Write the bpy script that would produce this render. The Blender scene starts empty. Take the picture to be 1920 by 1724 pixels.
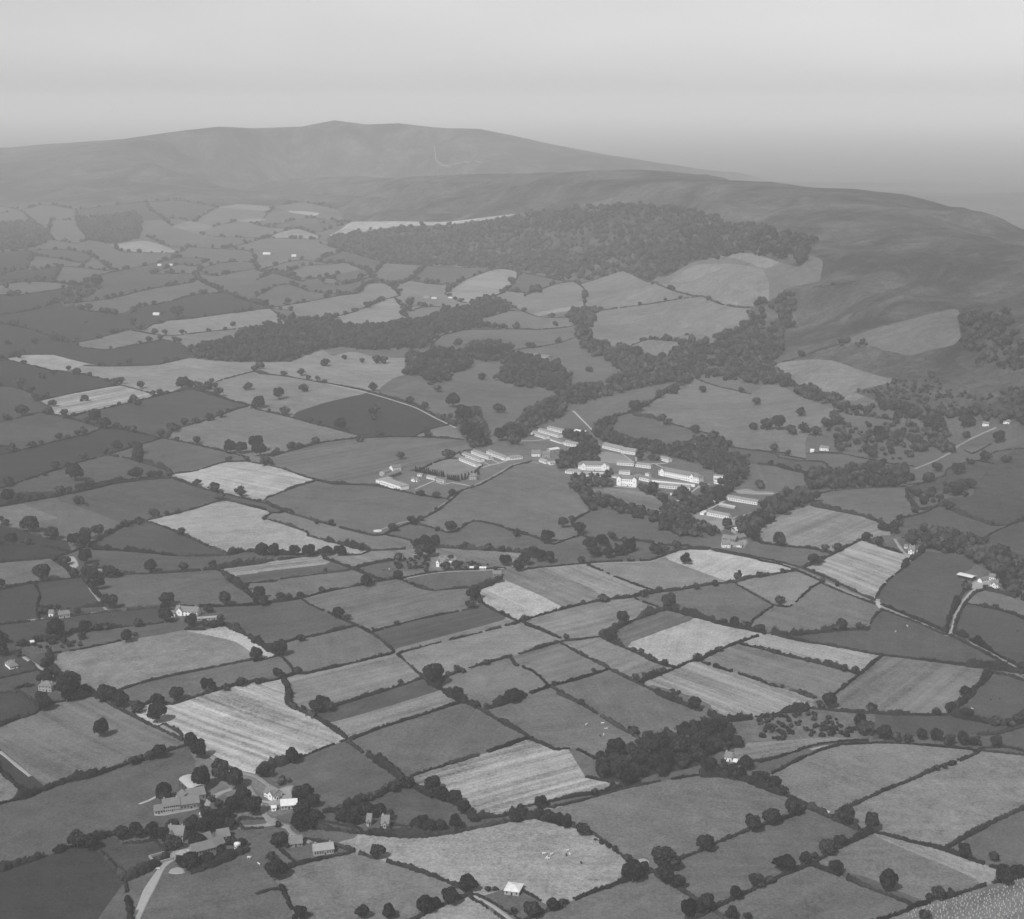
import bpy, math, random
import numpy as np
from mathutils import Vector, Matrix
from mathutils.geometry import delaunay_2d_cdt
from mathutils.bvhtree import BVHTree

random.seed(7)
rng = np.random.default_rng(7)
SC = bpy.context.scene
COL = SC.collection

# ------------------------------------------------------------------ camera
CAM_H = 400.0
PITCH = math.radians(12.8)
FPX = 2955.0                      # focal length in photograph pixels (1920 wide)
cam = bpy.data.cameras.new('camera')
cam.sensor_fit = 'HORIZONTAL'; cam.sensor_width = 36.0; cam.lens = 36.0 * FPX / 1920.0
cam.clip_start = 1.0; cam.clip_end = 200000.0
cam_o = bpy.data.objects.new('camera', cam); COL.objects.link(cam_o)
cam_o.location = (0, 0, CAM_H); cam_o.rotation_euler = (math.radians(90) - PITCH, 0, 0)
SC.camera = cam_o

# ------------------------------------------------------------------ light
SUN_EL, SUN_AZ = math.radians(48), math.radians(212)      # azimuth clockwise from the view direction
w = bpy.data.worlds.new('World'); SC.world = w; w.use_nodes = True
nt = w.node_tree; nt.nodes.clear()
sky = nt.nodes.new('ShaderNodeTexSky'); sky.sky_type = 'NISHITA'; sky.sun_disc = False
sky.sun_elevation = SUN_EL; sky.sun_rotation = SUN_AZ; sky.altitude = 400; sky.air_density = 1.0
sky.dust_density = 1.0; sky.ozone_density = 1.0
bw = nt.nodes.new('ShaderNodeRGBToBW'); bg = nt.nodes.new('ShaderNodeBackground'); wo = nt.nodes.new('ShaderNodeOutputWorld')
bg.inputs['Strength'].default_value = 0.092
nt.links.new(sky.outputs[0], bw.inputs[0])
tcw = nt.nodes.new('ShaderNodeTexCoord'); mpw = nt.nodes.new('ShaderNodeMapping'); mpw.inputs['Scale'].default_value = (1.6, 1.6, 7.0); nw_ = nt.nodes.new('ShaderNodeTexNoise')
nw_.inputs['Scale'].default_value = 2.2; nw_.inputs['Detail'].default_value = 5; mrw = nt.nodes.new('ShaderNodeMapRange'); mrw.inputs['From Min'].default_value = .3; mrw.inputs['From Max'].default_value = .7
mrw.inputs['To Min'].default_value = .93; mrw.inputs['To Max'].default_value = 1.06; mlw = nt.nodes.new('ShaderNodeMath'); mlw.operation = 'MULTIPLY'      # thin uneven overcast veil
nt.links.new(tcw.outputs['Generated'], mpw.inputs[0]); nt.links.new(mpw.outputs[0], nw_.inputs['Vector']); nt.links.new(nw_.outputs['Fac'], mrw.inputs['Value'])
nt.links.new(bw.outputs[0], mlw.inputs[0]); nt.links.new(mrw.outputs[0], mlw.inputs[1]); nt.links.new(mlw.outputs[0], bg.inputs[0]); nt.links.new(bg.outputs[0], wo.inputs[0])
sun = bpy.data.lights.new('sun', 'SUN'); sun.energy = 3.0; sun.angle = math.radians(0.6); sun.color = (1, 1, 1)
sun_o = bpy.data.objects.new('sun', sun); COL.objects.link(sun_o)
sd = Vector((math.cos(SUN_EL) * math.sin(SUN_AZ), math.cos(SUN_EL) * math.cos(SUN_AZ), math.sin(SUN_EL)))
sun_o.rotation_euler = sd.to_track_quat('Z', 'Y').to_euler(); sun_o.location = (0, 0, 3000)
SC.view_settings.view_transform = 'Standard'; SC.view_settings.look = 'None'
SC.view_settings.exposure = 0.27; SC.view_settings.gamma = 1.0; SC.view_settings.use_curve_mapping = False
SC.cycles.max_bounces = 5; SC.cycles.diffuse_bounces = 2; SC.cycles.glossy_bounces = 1
SC.cycles.transmission_bounces = 1; SC.cycles.volume_bounces = 2; SC.cycles.transparent_max_bounces = 6
HAZE = 0.97e-4
AIR = 0.52                         # linear brightness of the far air, used only to estimate ground reflectance

# ------------------------------------------------------------------ terrain
def smooth(t): t = np.clip(t, 0, 1); return t * t * (3 - 2 * t)
CREST = [(1500, 700, 120), (1330, 1400, 150), (1120, 2050, 160), (860, 2700, 152), (745, 2950, 161), (795 * 1.0, 3250, 175), (720, 3700, 190),
         (582, 4100, 204), (295, 4700, 202), (35, 5200, 174), (-330, 6200, 118), (-900, 7200, 60)]
CREST[5] = (793, 3250, 175)
FARC = [(-5200, 9800, 80), (-3000, 9600, 130), (-1900, 9000, 205), (-1060, 8000, 300), (-845, 8000, 318), (-570, 7800, 292),
        (-322, 7500, 232), (-25, 7200, 174), (270, 6800, 122), (700, 6600, 60), (1400, 6600, 25)]
def ridge(x, y, pts, wf, wb, sharp):
    best = np.full(x.shape, 1e9); z = np.zeros(x.shape); side = np.ones(x.shape)
    for (x0, y0, h0), (x1, y1, h1) in zip(pts[:-1], pts[1:]):
        dx, dy = x1 - x0, y1 - y0; L2 = dx * dx + dy * dy
        t = np.clip(((x - x0) * dx + (y - y0) * dy) / L2, 0, 1)
        px, py = x0 + t * dx, y0 + t * dy
        d = np.hypot(x - px, y - py)
        m = d < best
        best = np.where(m, d, best); z = np.where(m, h0 + t * (h1 - h0), z)
        side = np.where(m, np.sign((x - x0) * dy - (y - y0) * dx), side)
    W = np.where(side < 0, wf, wb)
    return z, best / W
def wob(x, y, s, seed):
    r = np.random.RandomState(seed); v = np.zeros(x.shape)
    for k in range(6):
        a = r.uniform(0, math.pi * 2); f = 2 * math.pi / (s * r.uniform(.6, 1.6)); p = r.uniform(0, 6.28)
        v = v + np.sin((x * math.cos(a) + y * math.sin(a)) * f + p)
    return v / 3.0
def terr(x, y):
    x = np.asarray(x, float); y = np.asarray(y, float)
    h1, d1 = ridge(x, y, CREST, 690., 900., 1)
    d1 = d1 + 0.10 * wob(x, y, 420, 3) * smooth(d1 * 4)
    s1 = smooth(1 - d1)
    # a roundish top with a long foot
    z1 = h1 * (0.65 * s1 + 0.35 * smooth(1 - d1 * 0.72))
    slope = smooth(d1 * 3.0) * smooth((1.15 - d1) * 2.5)
    z1 = z1 + slope * (11.0 * wob(x, y, 330, 11) + 6.0 * wob(x, y, 150, 12) - 9.0 * np.abs(wob(x, y, 210, 14)))
    h2, d2 = ridge(x, y, FARC, 2300., 2600., 1)
    z2 = h2 * smooth(1 - d2) + 10 * wob(x, y, 900, 5) * smooth(1.1 - d2) * smooth(d2 * 3)
    base = 5.0 * wob(x, y, 900, 21) + 1.6 * wob(x, y, 330, 22)
    z = base + np.maximum(z1, 0) + np.maximum(z2, 0) * smooth((d1 - .5) * 1.3)
    return z
cp, sp_ = math.cos(PITCH), math.sin(PITCH)
def rays(px, py):
    X = (np.asarray(px, float) - 960.0) / FPX; Y = (862.0 - np.asarray(py, float)) / FPX
    return X, cp + Y * sp_, -sp_ + Y * cp
_ga = np.linspace(-.62, .62, 320); _gr = np.exp(np.linspace(math.log(380.), math.log(62000.), 900))
_A, _R = np.meshgrid(_ga, _gr, indexing='ij'); _HG = terr(_R * np.sin(_A), _R * np.cos(_A))
def tfast(x, y):
    a = np.clip((np.arctan2(x, y) + .62) / 1.24 * 319, 0, 318.99); r = np.clip((np.log(np.maximum(np.hypot(x, y), 380.1)) - math.log(380.)) / (math.log(62000.) - math.log(380.)) * 899, 0, 898.99)
    i, j = a.astype(int), r.astype(int); u, v = a - i, r - j
    return (_HG[i, j] * (1 - v) + _HG[i, j + 1] * v) * (1 - u) + (_HG[i + 1, j] * (1 - v) + _HG[i + 1, j + 1] * v) * u
def unproj(px, py):
    """photograph pixel -> the terrain point it shows (numpy arrays, world metres)"""
    px = np.atleast_1d(np.asarray(px, float)); py = np.atleast_1d(np.asarray(py, float))
    dx, dy, dz = rays(px, py)
    T = np.maximum(450.0, np.where(dz < 0, (CAM_H - 360.0) / np.maximum(-dz, 1e-5), 3000.0)) 
    T = np.minimum(T, 50000.)[:, None] * np.exp(np.arange(0, 5.2, .006))[None]
    below = (CAM_H + dz[:, None] * T) < tfast(dx[:, None] * T, dy[:, None] * T)
    k = np.where(below.any(1), below.argmax(1), T.shape[1] - 1); n = np.arange(len(px))
    hi = T[n, k]; lo = T[n, np.maximum(k - 1, 0)]
    hi = np.minimum(hi, 60000.); lo = np.minimum(lo, hi)
    lo, hi = lo * .997, hi * 1.003
    for _ in range(11):
        m = (lo + hi) / 2
        b = (CAM_H + dz * m) < terr(dx * m, dy * m)
        hi = np.where(b, m, hi); lo = np.where(b, lo, m)
    x, y = dx * hi, dy * hi
    return np.stack([x, y, terr(x, y)], 1)
def proj(p):
    p = np.atleast_2d(p); x, y, z = p[:, 0], p[:, 1], p[:, 2] - CAM_H
    f = y * cp - z * sp_; u = y * sp_ + z * cp
    return np.stack([960 + FPX * x / f, 862 - FPX * u / f], 1)

# tiles in which the ground was surveyed: origin and scale in photograph pixels
S5 = 500 / 1920
TILE = {'A': (0, 1300, S5), 'B': (480, 1300, S5), 'C': (960, 1300, S5), 'M': (1420, 1300, S5),
        'D': (0, 900, S5), 'E': (480, 900, S5), 'F': (960, 900, S5), 'G': (1420, 900, S5),
        'I': (0, 500, S5), 'J': (480, 500, S5), 'K': (960, 500, S5), 'L': (1420, 500, S5),
        'T': (0, 180, 1 / 3), 'U': (600, 180, 700 / 1920), 'V': (1220, 280, 700 / 1920),
        'N': (960, 770, 260 / 1920), 'O': (1180, 830, 280 / 1920), 'Q': (690, 800, 300 / 1920),
        'R': (260, 1440, 200 / 1724), 'S': (440, 1420, 340 / 1920), 'W': (1620, 980, 300 / 1920),
        'X': (0, 1100, 240 / 1591), 'P': (0, 0, 1.0)}
def tp(t, x, y): o = TILE[t]; return (o[0] + x * o[2], o[1] + y * o[2])
# ------------------------------------------------------------------ surveyed lines: style, tile, points
# h hedge, t thin low hedge, b bushy tall hedge, x change of crop without a hedge
LINES = '''
hA 68,1330;0 0
bA 0,235 120,190 250,150 300,110
tA 300,110 400,70 520,50 690,20
hA 690,20 830,100 1050,215 1180,275 1320,345
tA 1150,205 1240,250 1330,305
hA 920,510 1050,480 1190,425 1340,378
bA 0,800 200,745 480,640 700,590 920,510
bA 0,560 90,640 190,735
xA 0,400 120,495 240,600
bA 0,1275 250,1200 480,1120 620,1075 850,1010
bA 720,1160 840,1290 905,1345
hA 905,1345 920,1480 945,1640
bA 1200,1190 1060,1275 905,1345
tA 880,1085 1020,1075 1110,1060
tA 1110,1060 1180,1120 1210,1170
bA 1785,1130 1560,1230 1370,1300
tA 1700,905 1900,908
hA 1720,980 1900,972
xA 1000,800 1110,750 1150,760
hD 960,1660 1100,1600 1230,1620 1500,1535 1700,1480 1920,1440
hB 0,1450 100,1420 190,1410
hB 180,1390 230,1500 290,1640
hB 180,1285 300,1235 480,1195 690,1150
tB 130,1080 210,1160 300,1232
bB 205,50 260,100 350,140 430,180
hB 430,180 530,240 660,335
tB 660,335 560,370 330,460
bB 330,460 230,500 100,540 10,590
hB 660,345 880,260 1100,190 1300,125 1470,70
xB 450,205 520,215 800,140 1100,50 1260,0
hB 390,150 500,130 590,90 730,45 880,0
bB 1380,0 1500,60 1600,110
hB 1600,110 1750,200 1920,290 2000,340
bB 1640,125 1790,75 1920,40
hB 660,350 800,450
bB 800,450 960,550 1050,620
hB 1100,610 1250,555 1470,490 1720,410 1920,340 2000,325
bB 1040,645 940,710 760,790 600,850 480,860
bB 1100,650 1250,740 1450,800 1530,870 1600,910
bB 420,965 700,1005 900,1022 1200,1030 1400,1010 1600,970 1920,905 2000,890
tB 470,925 620,950 770,985
tB 950,950 1150,960
bB 1600,900 1750,890 1920,855
hB 350,1045 540,1090 700,1140 900,1205 1100,1260 1300,1330 1440,1390 1560,1450
xB 560,1085 640,1060 740,1035
hB 1560,1450 1440,1490 1300,1550 1130,1640
tB 1560,1440 1700,1510 1880,1620
tB 1540,1470 1680,1560 1790,1640
tC 20,1390 110,1440 210,1500
hC 310,0 480,70 620,155 760,240 850,290 960,355
bC 1030,0 1250,90 1400,150 1540,205
bC 1540,205 1680,190 1920,165
hC 1140,0 1180,15 1200,20
hC 120,330 200,360 250,380 310,410 430,400 520,430 600,480
tC 0,840 150,805 250,785
hC 250,790 450,745 620,725 760,680 830,665
tC 250,835 500,775 800,690 1100,630 1350,592
tC 620,625 730,650 680,690
tC 530,605 620,625
bC 1350,592 1520,600 1700,640 1850,700 1930,735
bC 0,930 160,895 270,930 430,965
tC 430,960 560,1000 680,1080 800,1180 900,1240
hC 900,1340 1000,1290 1060,1278 1200,1200 1350,1140 1500,1070 1700,990 1850,940 2040,880 2100,855
hC 210,1590 400,1510 600,1430 800,1360 900,1340
hC 1030,1310 1200,1410 1340,1500 1440,1560 1540,1625 1640,1650
hC 1450,1555 1600,1480 1750,1410 1920,1330
hM 0,1405 180,1315 370,1240
bM 370,1240 480,1180 560,1125 700,1060 800,1015
hM -20,625 70,690 200,740 270,765 370,822
bM 370,822 500,890 740,990
hM 740,990 870,1010 1100,1070 1340,1130 1500,1190 1740,1270
hM 60,945 160,918 270,870 370,825
hM 380,1240 560,1300 740,1380 860,1430 1000,1480 1120,1530
xM 380,1235 600,1280 800,1330 1000,1420 1220,1500
hM 840,1650 1000,1600 1120,1545 1300,1490 1500,1430 1690,1370
hM 1690,1370 1810,1350 1940,1310
hM 540,880 640,830 900,710 1100,630 1300,540 1450,490 1600,430
hM 1340,1130 1500,1040 1700,930 1850,860 1940,825
xM 0,355 200,340 400,325 550,320 700,325 820,335
tM 0,510 250,430 400,378 600,348 800,345
hM 100,585 280,490 450,415 600,372
tM 600,372 900,360 1100,368 1300,385 1560,408
tM 1600,415 1750,430 1940,450
bM -5,175 100,160 200,140 340,128
bM 290,0 350,20 410,40
hM 370,108 550,130 800,145 1000,155 1250,160 1400,158
bM 1400,158 1560,195 1700,225 1800,230 1940,180
bM 1385,150 1450,80 1580,0
hM 1580,300 1700,300 1800,275 1940,235
tM 1600,400 1800,392 1940,425
xM 830,1020 1100,1140 1400,1260 1600,1350
tA 0,0 120,0 200,55 300,110
hD 0,195 370,130
bD 370,130 650,70 820,30
hD 820,30 1020,5 1230,-12
hD 1240,-10 1400,45 1560,90 1700,122
hD 1700,122 1920,175 2000,210 2075,235
hD 1640,150 1800,190 1940,225
hD 1640,150 1560,160 1400,210 1200,260 1040,297
bD 1040,297 900,330 720,430 620,480 500,530
hD 500,530 360,565 0,597
hD 1040,300 1150,330 1300,390 1500,480 1640,535
bD 640,500 850,510 1050,525 1280,550
hD 1280,550 1480,550 1640,545
bD 1640,545 1750,520 1920,520
tD 0,330 150,360 300,410 490,450
bD 0,470 160,470 300,480
hD 300,480 400,500 520,525
xD 150,168 280,220 415,275 270,298 160,320
xD 400,142 640,220 880,315
xD 320,405 500,380 640,355
bD 360,570 450,610 530,690
hD 0,790 240,745 520,710 600,705
bD 600,700 650,770 720,850
tD 250,755 290,830 270,900 280,960
hD 0,1045 300,1010 500,985 770,955 1140,920 1240,912
hD 1240,912 1500,915 1700,910 1850,902
bD 560,920 750,912
hD 870,680 1030,680 1300,665 1500,650
bD 1500,650 1700,625 1920,595
bD 1560,640 1700,750 1850,870
hD 1850,900 1900,892 2000,880 2150,860
tD 1720,750 1850,742 2000,735
xD 1680,690 1920,663
hD 110,1200 350,1140 500,1105
bD 500,1105 700,1080 880,1060
tD 880,1060 1150,1035 1250,1010
tD 350,1260 640,1210 870,1160
xD 870,1160 1150,1115 1330,1080
hD 1330,1080 1480,1080 1580,1055
bD 1600,1040 1750,1110 1850,1170 1940,1235
bD 350,1270 400,1380 480,1450 620,1510 700,1550 860,1640
tD 210,1310 300,1390 380,1440
tD 820,1530 1000,1470 1200,1420 1500,1360 1800,1300 1900,1285
tD 0,1430 140,1400 280,1370
xD 1330,1085 1500,1120 1700,1170 1840,1265
tX 190,1280 340,1370 440,1440 500,1500
tX 190,1280 330,1240 440,1230
tE 55,140 200,85 300,50 430,10
hE 430,5 550,30 860,45 1000,75 1170,110 1300,130 1390,138
hE 230,240 400,290
hE 400,290 550,330 700,370 850,403 930,395 1000,355 1120,312
hE 1120,312 1200,280 1320,215 1400,150 1460,95 1560,50
tE 1380,115 1480,75
hE 0,140 120,185 280,235
bE 60,280 110,240 200,245
hE 60,280 230,330 370,380 375,405
hE 375,405 500,440
bE 500,440 650,475 750,500 820,515
bE 0,540 250,540 450,530 650,525
hE 0,600 200,575 450,540
hE 830,512 1000,505 1150,497
bE 1150,497 1350,490 1500,500 1700,510 1980,530
tE 930,400 1000,410 1140,445
hE 1150,320 1280,350 1380,382 1450,365 1560,300 1700,320 1850,370
hE 1850,370 1985,408 2110,448
hF 200,450 300,465 400,430 500,400
tE 650,545 750,540 830,510
hE 470,560 580,600 690,640 790,680 860,712 920,725
hE 700,640 870,600 1000,580
hE 0,905 100,882 300,860 500,810 700,770 900,730 1050,710
tE 1050,705 1240,675 1400,655 1650,645 1800,630
tE 0,745 300,700 690,652
xE 0,665 300,632 530,605
hE 1040,720 1200,785 1280,800
tE 1280,800 1500,780 1600,785
bE 1600,785 1690,755 1740,720
bE 1620,890 1600,870 1610,800
hE 1610,880 1750,960 1895,1025
tE 330,870 450,930 550,970
hE 550,970 720,1050 830,1105
tE 830,1105 920,1170 1010,1250 1100,1330 1200,1420
bE 1200,1420 1300,1490 1450,1590 1510,1620
hE 90,1220 250,1160 450,1120 600,1080 720,1055
bE 0,1150 80,1220 180,1260
tE 180,1270 230,1320 285,1395
tE -10,1315 80,1290 170,1270
hE -10,1470 150,1440 300,1395 350,1400 700,1320 990,1250
bE 195,1440 240,1530 225,1600 250,1628
tE 835,1098 1000,1050 1150,1010 1400,960 1560,930
tE 1030,1250 1250,1190 1500,1130 1700,1080 1885,1030
xE 1010,1215 1300,1140 1600,1060 1800,1005
hE 1340,1430 1500,1370 1700,1310 1920,1250 2180,1170
hE 600,1620 900,1530 1050,1480 1200,1430
hF 0,1050 80,1015 300,950 500,900 650,868
bF 650,868 830,850 1000,820 1060,808
hF 1060,808 1200,795 1400,760 1600,738
bF 1600,738 1750,700 1930,675
hG 145,680 220,665 300,650
tF 540,612 700,680 900,760 1040,805
xF 1100,565 1300,640 1560,735
xF -60,720 200,830 390,930
xF -60,830 80,890 190,945
xF 180,670 500,750 680,850
tF 100,645 300,625 500,605
hF 500,605 700,590 1000,580 1100,545 1200,510 1300,500 1430,505
tF 1430,515 1500,520 1700,560 1920,605
tG 0,583 160,610 300,660 470,735
tF 1430,500 1500,505 1700,548 1920,592
tG 0,565 160,592 330,640
tF 880,862 1000,900 1085,930
bF 640,1120 800,1050 960,980 1100,935
bF 1100,935 1300,980 1500,1040 1700,1080 1830,1108
bF 640,1130 760,1190 900,1250 1050,1320 1180,1358
xF 840,1175 1100,1080 1310,1005
hF 80,1040 200,1080 350,1145
tF 350,1165 500,1150 640,1130
hF 340,1170 500,1260 660,1340 710,1370
hF 710,1370 870,1450 1000,1510 1200,1610
hF 60,1565 280,1490 500,1430 700,1365
hF 280,1490 400,1560 520,1625
bF 930,1450 1050,1410 1180,1358
hF 1180,1358 1280,1310 1350,1300 1500,1225 1700,1150 1830,1108
tF 1830,1108 1850,1112
hF 1350,1310 1500,1360 1700,1420 1920,1500
hG 150,1493 250,1520 340,1540 440,1580
bF 1640,1185 1800,1220 1920,1258
hG 140,1250 250,1280 360,1302
bG 360,1302 550,1350 740,1400
tF 1600,745 1750,830 1885,905 1925,925
tG 140,910 230,915 300,860 400,770 465,740
tF 1885,905 1800,965 1710,1030
tF 0,1330 150,1380 270,1490
xF 980,1470 1100,1500 1300,1560 1430,1620
tG 460,745 600,805 850,898
tG 880,930 1100,1010 1370,1125
hG 1390,1125 1550,1200 1750,1310 1880,1390
hG 330,640 480,700 600,755 840,870
hG 890,900 1100,985 1350,1095
bG 1400,1095 1550,1160 1750,1275 1920,1365
hG 330,635 500,560 750,430
hG 750,430 880,480 1040,530
bG 1180,535 1080,600 1050,640
tG 1050,640 950,720 880,800 850,870
hG 0,455 200,480 400,500 530,530
bG 400,190 600,230 780,270 900,320 950,370
tG 370,120 550,80 800,60 1000,55 1180,20
hG 950,340 1020,285 1200,240 1310,185
bG 1060,100 1110,170 1150,215 1250,215
bG 1310,185 1500,260 1700,330
hG 1700,330 1800,330 1940,265
tG 1580,460 1700,380 1920,290
xG 1140,90 1400,40 1600,10
hG 1500,890 1700,930 1850,970 1940,1015
bG 1640,790 1800,830 1940,870
tG 905,930 830,1000 805,1080
bG 240,1125 450,1100 600,1085 800,1080
bG 100,1108 170,1115 240,1122
hG 110,1115 300,1160 600,1210 860,1260
hG 860,1260 1200,1300 1500,1340
bG 1500,1340 1700,1360 1880,1390
hG 900,1265 740,1400 600,1510 540,1560
hG 1890,1440 1800,1410 1680,1390
bG 1680,1390 1640,1440 1550,1530 1450,1640
bG 1350,1110 1390,980 1440,880
hG 1440,880 1490,800 1500,740
hG 1415,1095 1450,970 1500,890 1560,820 1640,790
tG 1040,420 1200,420 1290,390
tG 290,655 130,680 -10,712
hI 0,1360 200,1312 400,1262 620,1210 730,1170
hI 0,1600 300,1500 560,1415 770,1358
hI 770,1358 900,1320 1160,1240
tI 0,1120 120,1095 310,1045
hI 310,1055 520,1100 720,1160
hI 720,1160 900,1180 1120,1230
hI 1120,1230 1300,1260 1600,1330 1780,1375
hI 490,1085 750,1025 950,980 1150,930
bI 1150,930 1300,895 1400,880
bI 1200,1200 1300,1160
hI 1300,1160 1480,1110 1700,1030 1800,1005
bI 1400,885 1560,935
hI 1560,935 1700,980 1820,1005 1850,1012
hJ 0,1030 200,1075 400,1130 600,1180
hJ 600,1180 750,1220 900,1232
tI 270,970 500,920 860,855
tI 860,855 1000,890 1130,930
tI 270,970 330,1000 400,1025
tI 0,865 100,870 330,955
tI 80,680 370,750
tI 370,750 560,770 700,800 840,845
tI -10,685 130,640 380,635
xI 380,635 550,680 730,720
hI 600,715 730,720 1050,715 1200,700
bI 1160,700 1280,675 1400,655
tI 1410,650 1700,670 1880,685
tI 1150,520 1300,560 1410,640
tI 540,575 760,600 1000,560 1150,530
tI 560,548 700,520 800,490
bI 800,490 930,455
hI 950,462 1160,500
tI 1160,500 1300,495 1500,470 1920,430
hI 1050,450 1100,420 1200,405
bI 1200,390 1400,375
hI 1400,375 1600,345 1800,320
tI 1800,320 1930,305 2110,320
tI 0,410 200,450 350,500 470,545
hI 0,350 250,310 430,250
hI 430,250 540,262 800,230 1100,160 1400,115
hI 540,290 620,320 850,340
hI 960,300 1200,260 1400,205 1600,190
bI 1400,60 1450,110 1600,180 1750,240 1930,285
bI 0,215 100,212
tI 100,212 300,185 570,140
tI 570,140 430,120 200,110 0,135
tI 1560,830 1700,790 1860,750
tI 1860,755 1930,760
tI 1240,1495 1400,1475 1620,1410 1780,1405
tI 1780,1405 1900,1430
hI 770,1358 950,1390
bI 950,1390 1200,1465 1240,1500
hI 0,1640 420,1628
hI 1240,1520 1380,1570 1500,1620
hI 1230,1525 1060,1530 930,1545
bI 930,1545 800,1560 600,1610 420,1640
tI 0,1290 60,1300 140,1320
tJ 0,770 200,790 430,830
hJ 430,830 600,858 800,898
hJ 800,898 950,935 1150,998 1300,1078
bJ 1300,1078 1430,1145
xJ 270,1055 500,980 800,912
bJ 100,1370 300,1315 450,1272
hJ 450,1272 700,1242 1000,1228 1300,1235 1500,1250
tJ 0,1410 200,1460
hJ 200,1460 400,1530 550,1560 860,1580
tJ 430,1540 300,1580 200,1610
tJ 1420,1360 1480,1335 1560,1320
hJ 1180,1465 1300,1410 1400,1380
tJ 1110,1470 1180,1470 1300,1500
tJ 1500,1540 1600,1470
tJ 1480,1380 1560,1400 1630,1440
tJ 1130,1228 1280,1165 1400,1140
tJ 100,300 400,250 600,210
bJ 600,210 740,190 780,140
tJ 780,130 860,120 950,130 1040,210
tJ 1040,210 930,240 700,330 550,370
hJ 1000,240 1080,320
tJ 1080,320 1045,350 1140,380
hJ 100,300 160,350 230,410
tJ 1090,335 1180,300 1300,290 1390,310 1310,350 1250,382
tJ 1360,200 1400,160 1500,100 1680,30
tJ 1680,30 1800,18 1900,45
hJ 1900,45 1850,130 1780,190 1680,225
tJ 1680,225 1500,262 1360,200
tJ 1100,100 1240,125 1380,135
hJ 1100,100 1160,50 1230,0
hJ 950,130 1030,125 1100,100
tJ 0,220 140,140
hJ 140,140 240,130 380,180
hJ 380,180 600,200 680,170
hJ 0,100 90,60 170,35
bJ 0,30 170,60 330,110
hJ 330,110 380,90 560,90 640,130 820,80
hJ 820,80 820,40 740,0
tJ 820,80 900,110 950,130
tJ 0,265 100,300
hJ 1800,180 1920,190 2000,195
tJ 1590,382 1700,360 1820,320
tJ 1820,320 1920,325
tJ 1240,590 1330,500
tJ 1330,500 1500,460 1920,450 2000,452
xJ 550,645 700,615 850,650 1080,660
xJ 880,880 1000,800 1080,780
xJ 900,915 1100,840 1200,820
tK 80,50 350,100 440,110
tK 440,110 500,125 640,80 790,30
tK 790,30 850,50 1000,120
xK 1100,130 1180,70 1280,-10
hK 80,215 200,170 330,125 440,110
tK 0,180 90,190 90,215
hK 460,110 530,180 520,280 600,325
hK 600,325 850,290
tK 850,290 1000,270 1190,237
hK 1000,110 1150,170 1300,212 1370,215
hK 1370,215 1500,270 1600,290 1720,300
tK 1190,237 1370,215
xK 130,345 300,310 490,280
xK 190,355 350,330 520,300
tK 0,290 90,330 200,365 420,370
tK 0,450 200,455 440,435
tK 180,585 350,550 460,510
bK 0,610 100,590 180,585
tK 830,585 960,530 1000,525
bK 1000,525 1230,540
xK 880,600 950,620 1020,660 1130,650
tK 1300,800 1400,840 1500,870 1720,920
bK 600,1190 700,1100 860,1050 980,990
bK 980,990 1120,900 1200,880
bK 860,1070 1000,1090 1200,1150
hK 1200,1150 1350,1190 1500,1230
xK 120,1180 300,1105 500,1000 700,930 900,880 1130,840
xK 1250,800 1400,790 1600,805 1800,840 1920,860
tK 1420,1240 1480,1260 1560,1300
tK 1560,1300 1700,1320 1900,1340
tL -20,1320 100,1345 200,1362 350,1392
tL 130,1375 300,1400 480,1412 545,1480
tL 380,1345 600,1350 780,1385 900,1412
tL 900,1412 1130,1440
hL 0,1425 150,1440
bL 150,1440 250,1470 370,1495
xL 0,840 150,852 300,920 480,990 550,1020
xL 550,1020 530,1110 440,1160
xL 100,720 180,690 400,670 550,680 720,740 850,780 940,805
tL 100,720 140,780 250,850
bL 180,810 300,880 500,950 620,960
xL 620,960 700,965 860,900 1010,800 940,805
xL 0,262 150,245 300,200 400,150
tL 400,150 600,130 750,100
xL 600,550 800,460 1100,380 1300,330 1440,310 1480,470 1420,560 1250,600 1100,640 950,610 800,590 600,550
tL 600,560 450,600 300,660 180,690
hL 640,1065 800,1080 1000,1110
tL 1480,1320 1550,1350 1680,1280
xL 1480,1320 1600,1220 1700,1190 1780,1220
tL 1600,1380 1750,1330 1940,1310
tL 1340,1470 1550,1400 1700,1420
hL 1080,1600 1250,1540 1350,1510
xT 620,840 800,815 880,830 1000,880 850,888 720,870 620,840
xT 970,735 1060,705 1130,715 1190,740 1100,772 970,735
xT 1220,628 1340,610 1540,625 1620,650 1450,645 1220,628
xT 1620,650 1690,648 1800,662 1770,675 1620,655
xT 1330,705 1400,690 1500,695 1400,712 1330,705
tT 1500,800 1580,765 1680,750 1800,790 1790,808 1500,800
tT 1110,980 1250,940 1420,935 1445,970
tT 1445,970 1340,990 1200,1015 1110,980
tT 1490,975 1600,940 1700,925 1900,945 1920,950
tT 1490,975 1600,1000 1750,1032 1920,1000
tT 1600,1000 1700,960 1900,945
tT 0,880 290,865 400,870 520,900 480,942 300,912 180,900
tT 640,990 850,950 1000,910
tT 1000,910 1180,920 1090,960 1000,950 850,1005
tT 1120,780 1250,795 1400,800
tT 1400,800 1500,800
tT 640,860 700,880 1000,885 1060,850
tT 0,1040 180,1030 450,1075
tT 0,980 150,985 350,960 640,990
tT 850,1005 1100,1000 1200,1015
tT 1100,700 1220,628
tT 1190,740 1330,705
tT 1400,712 1500,740 1680,750
tT 1540,625 1480,690
tT 820,620 970,735
tT 1060,850 1250,860 1500,800
tT 1445,970 1420,880 1250,860
tT 1500,740 1700,690 1900,700
xU 30,728 100,690 160,650 280,647 400,645 650,648 850,625 1045,603
xU 30,728 200,705 400,672 650,663 900,632 1045,603
tU 30,740 100,790 200,820
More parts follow.
